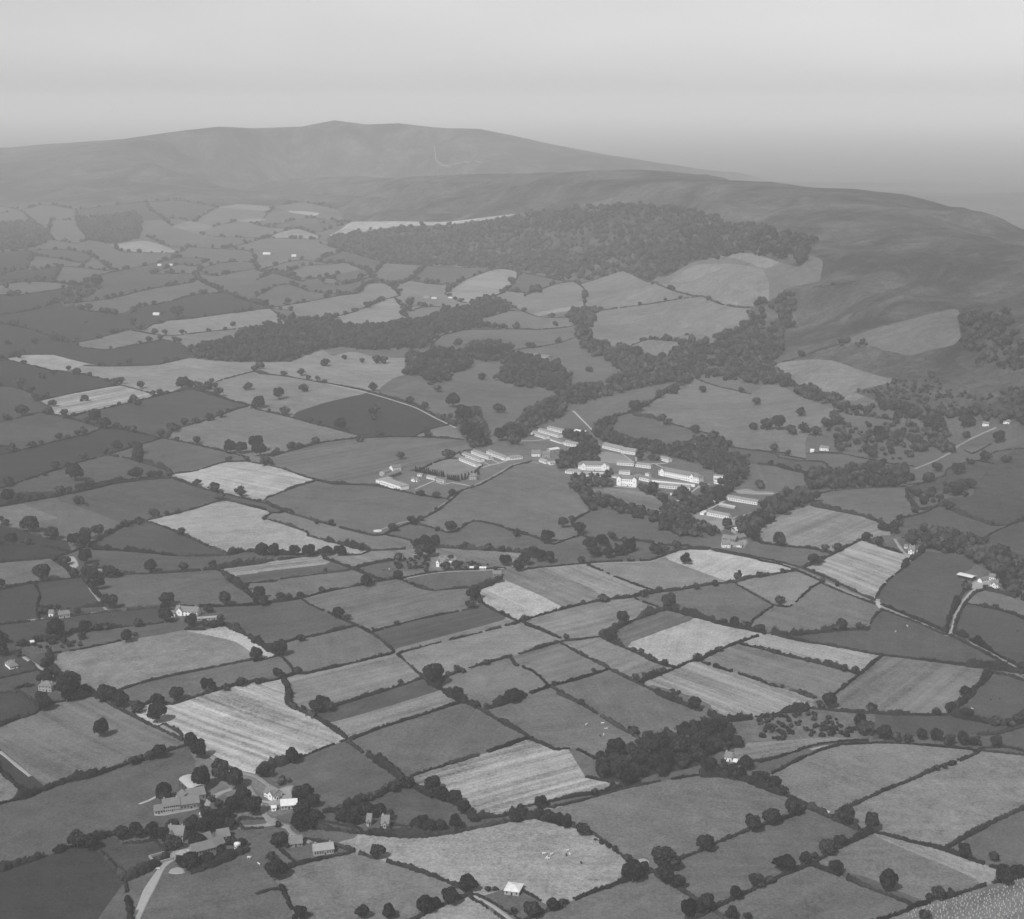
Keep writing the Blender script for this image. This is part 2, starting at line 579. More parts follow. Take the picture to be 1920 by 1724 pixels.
tU 200,820 330,860
hU 0,860 130,860 260,912
hU 260,912 120,972 0,965
hU 270,930 330,860
tU 330,860 545,875
hU 545,875 470,945 380,972 270,930
tU 560,880 870,886
tU 470,945 590,965 700,970
tU 870,886 960,890 1000,900 1240,952
tU 0,655 160,650
tU 0,700 160,650
tU 0,760 110,800 0,835
xV 80,695 220,600 420,590 600,610 750,540 880,570 870,680
xV 600,800 700,720 870,680
xV 600,800 520,810 380,800
'''
LINES += '''tQ 1340,705 1500,620 1620,553 1740,480 1850,447 1960,436
xN 130,720 280,705 380,745 470,790 600,850 700,880 800,950 850,1060 950,1160 1000,1230
xE 1200,1420 1340,1430
xE 1000,580 1060,715
xE 1560,930 1610,880
xF 140,530 100,645
xF 500,400 560,480 540,612
xC 900,1240 900,1340
xM 1740,1270 1690,1370
xM 100,585 20,620
xC 1540,205 1600,330 1600,420 1560,530
tC 1560,530 1700,500 1925,463
xC 600,480 620,620
xC 600,480 750,370 900,360 1100,330 1300,250 1540,205
xM 820,335 1200,310 1580,300 1600,400
xM 820,335 800,345
xM 540,23 548,130
xM 410,40 400,105
xD 490,450 520,525
xD 720,850 770,955
xD 600,705 720,700 870,680
xD 1250,1010 1240,912
xD 110,1200 160,1270 210,1310
xD 280,1370 380,1440
xD 350,1260 300,1250 210,1310
xG 1500,740 1640,790
xG 1500,740 1440,690 1560,640
xI 850,340 900,330 960,300
xI 930,460 950,462 1050,450
xJ 100,1370 60,1410
xJ 1500,1250 1560,1320 1630,1440
xJ 1110,1470 1000,1560 860,1580
xJ 1300,1500 1500,1540
xJ 1130,1228 1080,1232
xB 190,1410 180,1390
xB 180,1285 120,1330 180,1390
xA 680,1660 905,1345
xL 1090,1470 1080,1600
xK 990,985 960,1000
xK 640,1170 600,1190
'''
LINES = LINES.replace('hA 68,1330;0 0\n', '').strip().split('\n')
# roads and paths: width in metres, kind, tile, points
ROADS = '''
3.2 lane A 1150,225 1320,325 1530,460 1700,560 1850,600 1930,660 2000,695
3.5 lane S 150,310 190,380 260,460 290,540 350,650 410,710
4.0 lane S -120,735 0,733 150,738 300,722 410,705
5.5 lane S 390,650 420,690 500,720 580,740
3.2 lane S 560,740 600,800 700,860 810,900
2.4 track S 260,462 350,475 450,470
3.5 track R 1090,680 1120,560 1180,490 1330,400 1500,345
3.5 track R 740,1290 560,1400 480,1490 400,1600 330,1680 250,1800 130,1990 0,2300
3.0 track A 1320,1150 1190,1235 1130,1340 1060,1480 985,1640
2.6 track A 0,420 110,510 220,600
3.0 track D 160,1270 300,1360 400,1410 520,1490
2.6 lane D 640,770 700,850 760,930 790,955
3.5 lane D 0,1036 300,1000 500,976 780,950
2.4 lane E 1060,715 1240,678 1400,660 1650,652 1810,635
2.4 lane F 70,640 300,630 500,612 700,598 1000,588 1100,553
3.0 lane F 1430,508 1500,515 1700,555 1920,598
3.2 lane G 0,574 160,600 300,648 470,722 600,785 850,885 900,915 1100,1000 1370,1110
3.2 lane G 1370,1110 1550,1182 1750,1290 1860,1350 1930,1410
3.5 track G 865,885 870,860
3.0 track G 1640,775 1560,795 1520,830 1480,885 1430,980 1405,1080 1370,1108
3.0 track W 580,420 480,360 420,280 370,200
2.6 lane E 880,366 1000,322 1090,300 1120,300
3.2 lane E 1240,255 1300,212 1380,155 1450,102 1550,52 1660,0
3.2 lane Q 1360,690 1500,600 1620,530 1740,460 1840,435 1960,425
3.0 lane N 0,780 120,735 280,712 380,735
2.2 path J 500,842 640,872 810,912 950,952 1150,1018 1300,1095 1440,1162
2.2 path K 440,1040 510,1110 590,1190
3.2 lane L 1130,1460 1300,1390 1380,1345 1450,1290 1600,1210 1720,1162
2.2 path Q 1370,495 1470,465 1580,440 1700,400
1.8 path Q 1400,435 1470,465
1.8 path Q 1500,405 1580,440
2.2 path Q 560,755 800,650
2.0 path Q 820,665 920,695 1000,672 1220,712
2.2 path N 860,10 1130,290
2.2 path N 130,420 280,420 460,405
2.2 path N 1510,590 1680,715
1.8 path N 1720,620 1720,705
2.2 path N 1380,1045 1560,1060 1720,1075
2.4 path O 280,270 340,275 480,265 545,220
2.0 path O 340,280 450,330 560,355 660,385
2.0 path O 720,405 840,440 960,500
2.4 path O 800,640 960,520
2.2 path O 880,580 1030,535
2.4 path O 970,880 1060,840 1240,745
4.0 track O 1340,625 1500,625 1600,650 1860,655
3.0 lane O 620,1390 800,1365 1000,1370 1090,1390
2.0 track M 380,408 480,385 600,372
1.6 track C 250,838 360,812
2.2 track B 1570,1460 1700,1530 1850,1640
2.0 track U 585,260 600,340 660,370 740,355 870,325
1.6 path A 1000,800 1060,780 1130,745
'''.strip().split('\n')
# crops and grass: tile x y tone(0-255 as photographed) texture [direction of rows in tile pixels]
SEEDS = '''
A 1550 250 144 s 650,210
A 600 700 84 g
A 500 250 92 g
A 1250 600 78 g
A 110 500 78 g
A 60 690 120 g
A 150 60 80 g
A 950 300 104 m 400,180
A 300 900 62 g
A 500 1000 62 g
A 400 1400 84 g
A 1010 1180 78 g
A 1100 1550 78 g
A 700 1400 72 g
A 1700 1300 96 g
A 1100 830 92 g
B 300 250 144 s 600,200
B 900 80 78 g
B 1000 160 118 m 500,-150
B 1300 250 96 g
B 700 620 88 g
B 1400 720 132 s 500,-150
B 1150 830 84 g
B 1800 1250 108 c
B 700 1300 104 c
B 250 1170 92 g
B 550 1050 92 g
B 1450 1600 132 g
B 120 1520 92 g
B 400 1100 90 g
C 300 200 98 g
C 800 200 98 g
C 300 580 138 s 500,-130
C 1400 800 104 g
C 400 1100 104 c
C 300 1350 132 c
C 1200 1550 96 g
C 1650 1150 98 g
C 600 1500 98 g
C 1800 1500 96 g
M 60 60 122 m 400,160
M 700 500 112 g
M 1100 750 118 c
M 1700 1050 92 g
M 1800 500 118 c
M 1000 1250 108 g
M 1450 1220 130 m 700,280
M 800 1380 84 g
M 700 1500 98 g
M 1600 1500 104 m 500,-200
M 300 950 94 g
M 400 1150 96 g
M 1000 230 78 g
M 300 250 100 r
M 1800 60 86 g
M 900 60 102 g
M 1880 330 88 g
M 250 380 116 m 500,-80
D 1200 150 104 m 500,-100
D 1650 300 126 g
D 1000 400 78 g
D 200 230 110 g
D 550 230 76 g
D 420 360 90 g
D 1100 600 84 g
D 1300 780 84 g
D 1650 800 88 g
D 200 640 110 g
D 120 850 84 g
D 480 830 68 g
D 700 980 84 g
D 900 1350 112 c
D 1650 1130 146 g
D 1300 1480 92 g
D 150 1500 84 g
D 100 540 80 g
D 250 420 76 g
D 500 940 80 g
D 900 1100 86 g
D 100 1340 84 g
D 380 1530 86 g
D 1850 640 112 s 500,-60
D 1850 700 84 m 500,-60
D 1880 780 92 g
E 700 200 98 g
E 200 400 126 g
E 500 330 110 g
E 700 430 104 g
E 1400 220 96 g
E 1650 200 98 g
E 1300 330 86 g
E 1600 420 90 g
E 800 560 84 g
E 950 650 86 g
E 300 620 124 s 500,-60
E 300 680 82 m 500,-60
E 300 780 96 g
E 800 900 98 m 500,-120
E 200 1000 84 g
E 500 1250 96 g
E 1300 1070 78 m 500,-120
E 1400 1150 112 m 500,-120
E 1400 1250 118 m 500,-120
E 700 1400 112 m 500,-120
E 1650 1400 112 g
E 100 1360 92 g
E 30 1230 150 g
E 1000 1560 78 g
E 1400 740 88 g
E 1780 850 150 m 400,180
E 1700 560 84 g
F 200 350 92 g
F 30 250 96 g
F 250 520 88 g
F 900 330 88 g
F 850 180 100 m 400,80
F 250 760 108 m 500,200
F 600 720 118 m 500,200
F 100 850 148 g
F 1000 680 110 g
F 1600 620 150 g
F 600 980 112 m 400,-100
F 1400 900 92 g
F 900 1100 92 m 400,-150
F 1300 1150 142 g
F 700 1250 112 m 400,-150
F 300 1330 102 m 400,-120
F 1750 1300 112 m 600,200
F 200 1100 116 g
F 900 1500 96 g
F 60 1450 104 g
F 1750 480 86 g
F 1850 330 110 g
F 1850 780 118 g
F 1750 1500 124 s 600,220
F 1200 1540 92 m 600,220
G 400 300 116 m 300,-120
G 800 150 96 g
G 1350 300 82 g
G 1800 450 78 g
G 1700 200 78 r
G 700 600 132 s 500,180
G 250 520 88 g
G 250 780 112 g
G 500 900 98 g
G 1200 750 80 g
G 1700 860 94 g
G 1700 1100 76 g
G 1200 1150 80 g
G 300 1400 108 m 500,150
G 1200 1400 104 m 400,-300
G 1800 1500 84 g
G 1650 1600 80 g
I 200 1180 90 g
I 400 1340 76 g
I 700 1450 78 g
I 1300 1390 84 g
I 700 950 132 s 500,-100
I 1000 1100 78 g
I 1500 1200 92 g
I 500 870 88 g
I 1000 780 110 g
I 1700 900 122 g
I 300 680 140 g
I 1000 650 86 g
I 700 640 88 g
I 1200 590 92 g
I 900 520 102 g
I 1500 410 136 g
I 1600 500 118 g
I 800 420 96 g
I 350 350 98 g
I 1200 200 118 g
I 1600 270 100 g
I 300 150 128 g
I 120 1000 92 g
I 200 900 86 g
I 1850 1500 134 m 300,60
I 1750 100 120 g
I 250 550 92 g
I 100 730 84 g
I 1800 1060 96 g
J 300 900 118 g
J 800 750 118 g
J 700 1080 78 g
J 400 1150 98 g
J 700 1400 98 m 300,-60
J 200 1530 134 m 300,60
J 600 1590 92 g
J 1400 1180 110 g
J 1400 1460 112 g
J 1200 950 108 g
J 1300 500 118 g
J 600 270 128 g
J 900 330 134 g
J 1600 130 142 g
J 1200 330 122 g
J 450 50 120 g
J 1000 40 122 g
J 1300 70 108 g
J 1250 150 108 g
J 350 210 116 g
J 480 130 116 g
J 1820 400 122 g
J 30 350 130 g
K 350 200 128 g
K 800 170 124 g
K 900 420 118 g
K 1600 150 128 c
K 200 410 118 g
K 200 500 108 g
K 400 620 106 g
K 300 320 140 m 300,-60
K 1100 600 118 g
K 800 980 102 g
K 1300 980 106 g
K 1000 1180 96 g
K 1600 1400 92 g
K 200 120 118 g
K 1700 900 104 g
K 900 400 120 g
L 200 950 108 g
L 400 800 118 c
L 700 730 104 g
L 1100 500 108 c
L 100 1520 92 g
L 700 1410 104 g
L 300 1450 86 g
L 1580 1300 92 g
L 150 100 116 g
T 800 850 152 g
T 1080 740 146 g
T 1400 625 150 g
T 1700 660 165 g
T 1420 700 150 g
T 1650 780 150 g
T 1300 970 122 g
T 1800 980 136 g
T 400 890 124 g
U 300 670 158 g
U 700 655 160 g
U 100 910 128 g
U 400 910 126 g
U 600 920 118 g
V 400 700 128 c
G 400 1240 132 m 500,130
C 1000 480 60 g
N 1300 900 100 g
N 1750 1150 108 m 300,60
F 800 500 90 g
M 600 300 96 r
Q 1000 520 110 g
Q 1100 750 100 g
'''.strip().split('\n')
LINES += '''xK 1280,-10 1400,-60 1600,-60 1800,20 1850,120 1850,260
tL 0,1330 -80,1330
xK 1720,300 1850,260
xK 1250,880 1200,890
hK 1500,1230 1560,1280
xL 440,1160 350,1240 350,1392
tK 1900,1340 2000,1350
xL 620,960 560,1010 550,1020
tL 545,1480 540,1500
tL 1130,1440 1130,1465
tT 160,865 180,900
xL 1480,1320 1600,1220 1740,1160 1800,1220 1680,1280 1480,1320
xL 1340,1310 1450,1290
'''.strip().split('\n')
LINES += '''xA 1320,345 1400,385 1530,460 1700,570 1850,592 1925,612
xA 1340,378 1400,480 1420,700 1460,860 1480,960 1700,935
xA 1000,780 700,830 480,760 200,745
xA 850,1010 1200,970 1480,960
xB 10,590 150,690 280,690 300,850 480,860
xB 480,860 420,965
xB 1050,620 1040,645
xB 1050,620 1100,610
xB 1100,610 1100,650
xB 660,335 660,350
xC 20,925 30,840
xI 540,262 540,290
xI 960,300 950,455
xJ 1430,1150 1500,1250
xJ 1430,1150 1500,1180 1640,1230 1782,1215
hF 500,400 430,310 560,230
hF 500,400 620,440 900,440 1100,470 1270,480 1300,500
xF 1380,430 1430,500
xF 500,5 540,35 700,62 920,80
xF 1040,310 1060,340
xN 480,225 700,240 860,250 1130,290
xI 440,762 600,715
xI 1240,1495 1240,1525
xD 1640,120 1640,150
xE 1740,720 1800,640
xF 350,1145 345,1170
xG 950,340 960,400 1040,420
xG 750,430 900,400 960,400
xG 840,870 890,900
xG 850,898 880,930
xM 850,150 830,330
xK 1050,125 1110,128'''.split('\n')
LINES += '''tT 290,700 430,700
tT 290,700 270,770
tT 290,810 420,830 500,815
tT 0,620 130,640 250,610 430,640 600,620 820,600
tT 430,690 430,640
tT 820,600 1000,590 1220,628
tT 820,700 1000,690 1060,705
tT 520,900 640,990
tT 180,900 150,985
tT 350,960 300,1040
tT 820,790 960,850 1060,850
tT 1540,625 1700,600 1900,640
tT 0,660 120,650 180,712
tT 0,1010 80,985 150,985
tT 450,1075 560,1010 640,990'''.split('\n')
# ------------------------------------------------------------------ surveyed trees: tile: x,foot,width[letter]; c narrow, k with a bare trunk, p conifer
TREES = '''
A 310,130,110 740,320,115 990,150,80 1130,105,85 1135,220,145 870,110,100 750,60,120 1275,55,100 1080,485,80 1150,478,110 1180,800,145 1370,420,110 1440,475,120 1450,690,165 1600,640,130 1700,690,150 1580,560,100 1890,600,90 1750,800,110 1820,885,130 1700,870,120 1600,920,100 1540,930,100 1480,900,90
A 870,1060,110 980,1045,110 1100,1055,120 1180,1065,100 1250,1000,100 1370,1010,120 1470,1010,110 1560,990,110 1650,980,90 1240,1135,110 1420,1112,105 1375,1290,130 1310,1260,90 1670,1100,80 1740,1115,80 1500,1245,100 1600,1195,90 560,1120,120 660,1130,110 960,520,70 1000,500,60 1460,850,50
B 265,515,115 50,610,85 110,600,65 440,145,100 520,135,90 345,130,45 350,800,140 410,830,100 340,900,130 430,915,90 330,1000,130 390,985,90 1040,690,95 990,718,80 1100,690,90 1190,722,45 1260,712,110 1260,755,80 1345,785,100 1430,805,100 1500,872,95 1560,935,85 790,785,70 870,755,65 620,865,75
B 820,900,100 890,895,100 960,920,80 630,930,90 700,945,95 1150,1000,95 1250,1005,105 1200,960,90 1330,992,90 1440,982,95 160,1115,120 200,1060,60 110,1215,80 140,1345,135 880,1200,110 1530,1430,130 1400,1520,120 1210,1590,125 1290,1550,85 770,1630,95 960,1628,95 320,1635,105 1670,1432,50 1720,1425,40 1855,1592,55 1740,402,32 1570,105,45 1440,55,65 1660,115,50 1730,95,65 1840,75,105 165,965,45
C 20,55,95 500,85,45 880,305,75 960,350,70 755,445,115 640,505,85 650,612,125 750,605,110 830,665,115 725,525,100 860,455,95 930,525,120 1000,455,110 1065,425,125 1020,565,110 1120,525,115 1180,455,120 1150,365,90 1240,345,110 1310,295,75 1275,435,110 1350,405,110 1385,325,95 1465,305,120 1445,405,110 1550,375,115 1510,265,95 1625,395,90 1250,525,90 1340,505,85 930,605,90
C 1080,605,90 1425,595,125 1530,562,75 1590,622,110 1655,625,85 1680,555,115 1765,665,95 1815,642,65 1885,705,100 1310,125,95 210,835,95 600,742,65 200,912,85 260,935,95 330,955,95 390,972,90 80,905,85 20,932,85 510,1028,100 640,1092,42 690,1115,45 740,1142,50 600,1062,22 835,1222,72 870,1372,145 950,1295,85 825,1345,85 1105,1275,180 1110,1372,125 1200,1412,95 1390,1145,125 1725,1008,125 1872,958,100
C 1560,1052,42 1610,1485,95 1765,1402,110 1860,1372,62 1400,1572,125 1280,1628,125 1335,1605,100 1585,1630,90 140,1625,125 290,1572,95 360,1532,62 690,1412,42 1700,1632,60
M 340,132,55 450,102,60 515,112,95 815,142,75k 1290,162,65 1400,155,95 1512,192,85 1630,218,50 1720,232,80 1820,252,80 1882,232,85 740,242,90 785,305,100 920,342,95 1000,352,80 1080,362,75 1180,342,85 1290,352,85 1380,372,80 1480,372,95 1560,382,80 1720,392,85 30,655,95 120,705,95 190,738,75 110,952,115 260,892,120 640,962,125 810,1002,125 590,905,65 1400,522,45 1290,562,50 1345,548,45
M 600,1112,85 500,1172,105 412,1192,55 350,1242,95 200,1295,135 560,1302,95 935,1432,135 1490,1192,95 1700,1215,80k 1770,1382,135 1880,1332,95 1240,1502,65 1300,1492,95 1395,1472,62 95,1372,65 20,1405,80 1210,1632,80
D 60,52,65 60,172,95 150,155,60 205,160,50 290,142,60 430,112,80 500,92,50 570,85,60 650,65,75 560,182,75 215,385,125 385,435,105 10,302,45 45,332,55 540,482,85 620,432,85 710,412,90 600,492,115 1105,275,75 905,342,60 995,322,60 1200,262,42 1280,246,42 1310,402,65 1540,92,82 1420,42,52 1590,152,75 1735,128,72 1900,292,32 80,472,85 20,475,65 205,472,60 620,612,95 460,622,80 400,592,70 310,732,125 545,702,65 10,772,65
D 690,642,50 640,722,120 700,795,95 790,712,95 840,702,75 750,692,65 800,932,105 750,862,42 1080,672,105 1320,662,75 1530,642,65 1720,622,65 1660,745,75 1760,802,65 1860,862,95 1890,912,85 1620,905,95 1200,905,105 1190,962,85 1190,1035,105 1000,1062,75 300,972,75 360,945,55 420,932,42 490,942,32 560,962,52 410,1145,145 610,1102,85 700,1092,62 770,1082,62 820,1062,32 15,1275,85c 30,1182,80 160,1205,65 270,1172,62
D 335,1172,52 130,1282,62 910,1175,95 970,1132,42 335,1345,62c 1845,1302,92 340,1462,105 290,1452,62 400,1422,62 200,1495,42 520,1585,185 480,1605,105 760,1605,135 862,1640,105 300,1635,105 1500,1532,105k 1740,1492,82k 1850,1472,32 1620,1522,52 1275,1592,105 1130,1632,92 990,1655,82 1380,1062,92 1470,1062,65 1540,1062,65 1590,1062,62 1500,962,62 1590,1012,52 1700,1082,62 1830,1182,42
E 590,1008,92 665,1012,52 1010,1052,45 810,1092,22 845,1082,22 180,1275,125 320,1165,65 160,1435,85k 300,1402,65 10,1305,75 10,1475,45 240,1552,42 30,905,85 20,822,62 175,862,65k 240,862,52k 315,852,55k 475,812,52k 790,772,85 1025,722,82 1200,785,35 1745,742,65 1570,872,105 1550,932,82 1545,842,62 1655,1338,52 1290,1485,145 1240,1425,85 1330,1475,65 1450,1392,62 1490,1392,42 1380,1412,42 1450,1575,85
E 1040,1472,42 470,1645,105 990,375,75 1130,325,75 1190,302,52 435,322,38 540,332,52 1300,222,32 1310,372,42 1400,385,92 1190,122,55 1300,138,65 1410,122,62 1880,392,52 765,512,65 1165,475,65 1225,495,105 1290,495,92 1250,562,105 1180,562,82 1510,502,65 1675,512,65 1770,522,52 380,562,95 280,552,85 130,552,92 45,552,95 510,552,85 600,552,85 1790,622,95 1555,612,28p 1605,632,28p 1575,612,22p 1720,652,28p
E 1900,625,75 1370,652,72 1440,642,75 1400,602,72 1030,592,75 1150,642,42 1225,672,42 1770,975,42 500,662,32 900,1272,32
F 30,412,62 250,455,95 485,395,95 370,352,85 430,302,55 570,522,115 650,482,95 720,432,62 600,562,85 500,605,62 850,522,95 770,552,92 690,572,85 862,452,42 1030,542,85 1080,532,62 1110,512,42 1180,502,72 1245,612,92k 90,622,95 40,662,85 200,592,95 270,602,85 150,562,85 1460,772,52 1330,792,55 1060,812,52 650,885,75 512,902,42 950,848,55 90,1018,52 1130,935,115 990,962,65 800,1045,85 720,1172,85 740,1102,52
F 870,1242,45 930,1262,52 1100,1345,62 1020,1312,42 390,1152,52 590,1392,42 300,1482,42 890,1452,65 1020,1412,52 960,1432,52 1090,1392,52 1490,1242,52 1335,1312,75 1440,1012,45 1530,1042,52 1600,1062,85 1680,1072,65 1790,1102,72 500,1622,52 140,1542,32 1620,722,65 1720,712,32 1790,702,42 1540,362,92 1740,442,95 1450,102,62
G 155,482,105 490,522,65 575,522,75 790,442,75 1020,302,52 410,622,85 455,602,62 400,668,32 470,742,42 575,772,38 155,895,72k 25,698,42 180,672,42 20,1102,65 560,1092,65 610,1092,85 730,1082,62 150,1258,42 240,1278,32 620,1382,65 705,1398,65 360,1312,42 180,1502,32 340,1552,42 910,372,75 980,392,95 1000,342,65 870,472,75 1500,802,65 1640,795,42 1500,1562,85 1650,1402,62
G 1130,242,52 1330,192,65 1390,222,75 1640,922,42 1710,932,42
I 75,1342,62 235,1312,62 430,1252,62 610,1222,65 560,1222,52 160,1082,92 50,1112,52 345,1072,62 460,1082,65 380,1012,58 340,942,42 610,972,52 955,985,48 860,995,26 1000,1012,52 160,852,62 150,882,42 310,806,52 5,862,32 390,782,42 495,752,42 555,782,62 770,832,32 870,852,65 1015,882,62 1140,922,32 1310,892,85 1370,882,72 1430,892,72 1500,892,75 1525,842,42 1570,942,75 1790,892,68
I 1870,1022,85 1590,1092,62 1510,1112,65 1330,1142,62 1400,1132,42 1240,1192,75 1155,1232,72 960,1202,65 840,1168,52 680,1142,95 750,1172,95 1420,1282,65 1275,1262,42 1660,1352,95 1730,1352,92 1850,1342,105 845,1332,85 945,1302,52 760,1352,62 600,1392,62 400,1472,75 490,1442,42 325,1512,42 265,1522,32 545,1552,115 995,1355,85 995,1422,105 60,1582,75 985,1542,95 1090,1532,75
I 1150,1522,62 1215,1512,42 640,1602,72 570,1612,62 1415,1582,52 1540,1622,75 1735,1632,62 1650,1412,52 1780,1402,42 250,562,55 390,542,75 90,432,62 55,572,42 135,662,52 480,552,42 540,547,42 930,717,52 1310,492,42 1680,432,42 1015,465,72 960,425,62 1110,482,42 1185,492,42 1290,552,42 130,212,52 45,162,42 210,132,42 1870,742,65 700,155,85 1280,372,95 1170,352,42
I 960,332,52 1110,282,42 770,342,52 640,322,62 830,352,52 510,242,62 840,482,42 620,412,28
J 500,722,68 635,672,42 765,697,42 870,702,75 920,702,62 325,792,62 440,822,38 345,907,75 170,962,85 210,1077,78 20,1012,75 395,1132,52 610,1185,95 860,1062,85 845,1112,62 895,1232,62 1240,1237,65 740,1262,52 1040,1392,65 1375,1392,85 430,1282,62 260,1322,72 155,1342,42 30,1372,95 70,1432,85 845,902,72 1310,907,62 1420,1022,112 1745,1062,85 1630,822,65 1460,572,62 1755,542,28
J 1400,1092,42 1490,1132,115 1585,1122,62 1540,1242,115 1600,1302,125 1770,1262,105 1880,1242,95 1670,1282,62 1130,702,85 1110,772,85 1190,782,95 1260,702,95 1350,702,115 1300,822,95 1350,822,85 1260,842,62 1420,762,95 1500,742,85 1400,652,62 1550,652,85 1620,655,95 1700,662,95 1780,652,95 800,302,52 230,272,52 1720,452,52 1780,452,52 1880,452,52 1560,262,32 1670,242,42
J 1110,292,72 1180,292,42 1840,132,62 1000,172,62
K 555,762,52 180,192,75 35,442,42 310,432,42 145,592,42 905,642,85 1370,912,62 1760,1002,65 1110,1142,52 1320,1202,72 1150,922,85 1060,952,62 890,1052,95 680,1142,75 740,1122,52 610,1232,62 680,1262,75 870,1292,65 1040,1322,65 1740,1182,65 1840,1182,85 1610,1422,75 1780,1602,75 920,1402,75 1000,1402,62 1050,1402,42 400,1222,65
L 60,1162,75 160,1182,105 240,1212,85 330,1202,85 420,1222,85 310,1082,72 120,1332,62 220,1362,42 820,1382,75 1300,1202,115 1220,1162,85 1510,1162,95 1500,1242,62 290,1482,62 100,1432,42 1160,1282,75 1380,1342,85 870,1252,95 1740,1272,92 1540,1432,52 1300,1482,75 1230,1562,85 1450,1502,95 1780,1422,62 1650,1402,75
'''.strip().split('\n')
POPLARS = [('J', 1150, 1480, 1350, 1515, 14), ('J', 1380, 1535, 1450, 1545, 6), ('J', 1460, 1545, 1600, 1500, 7)]
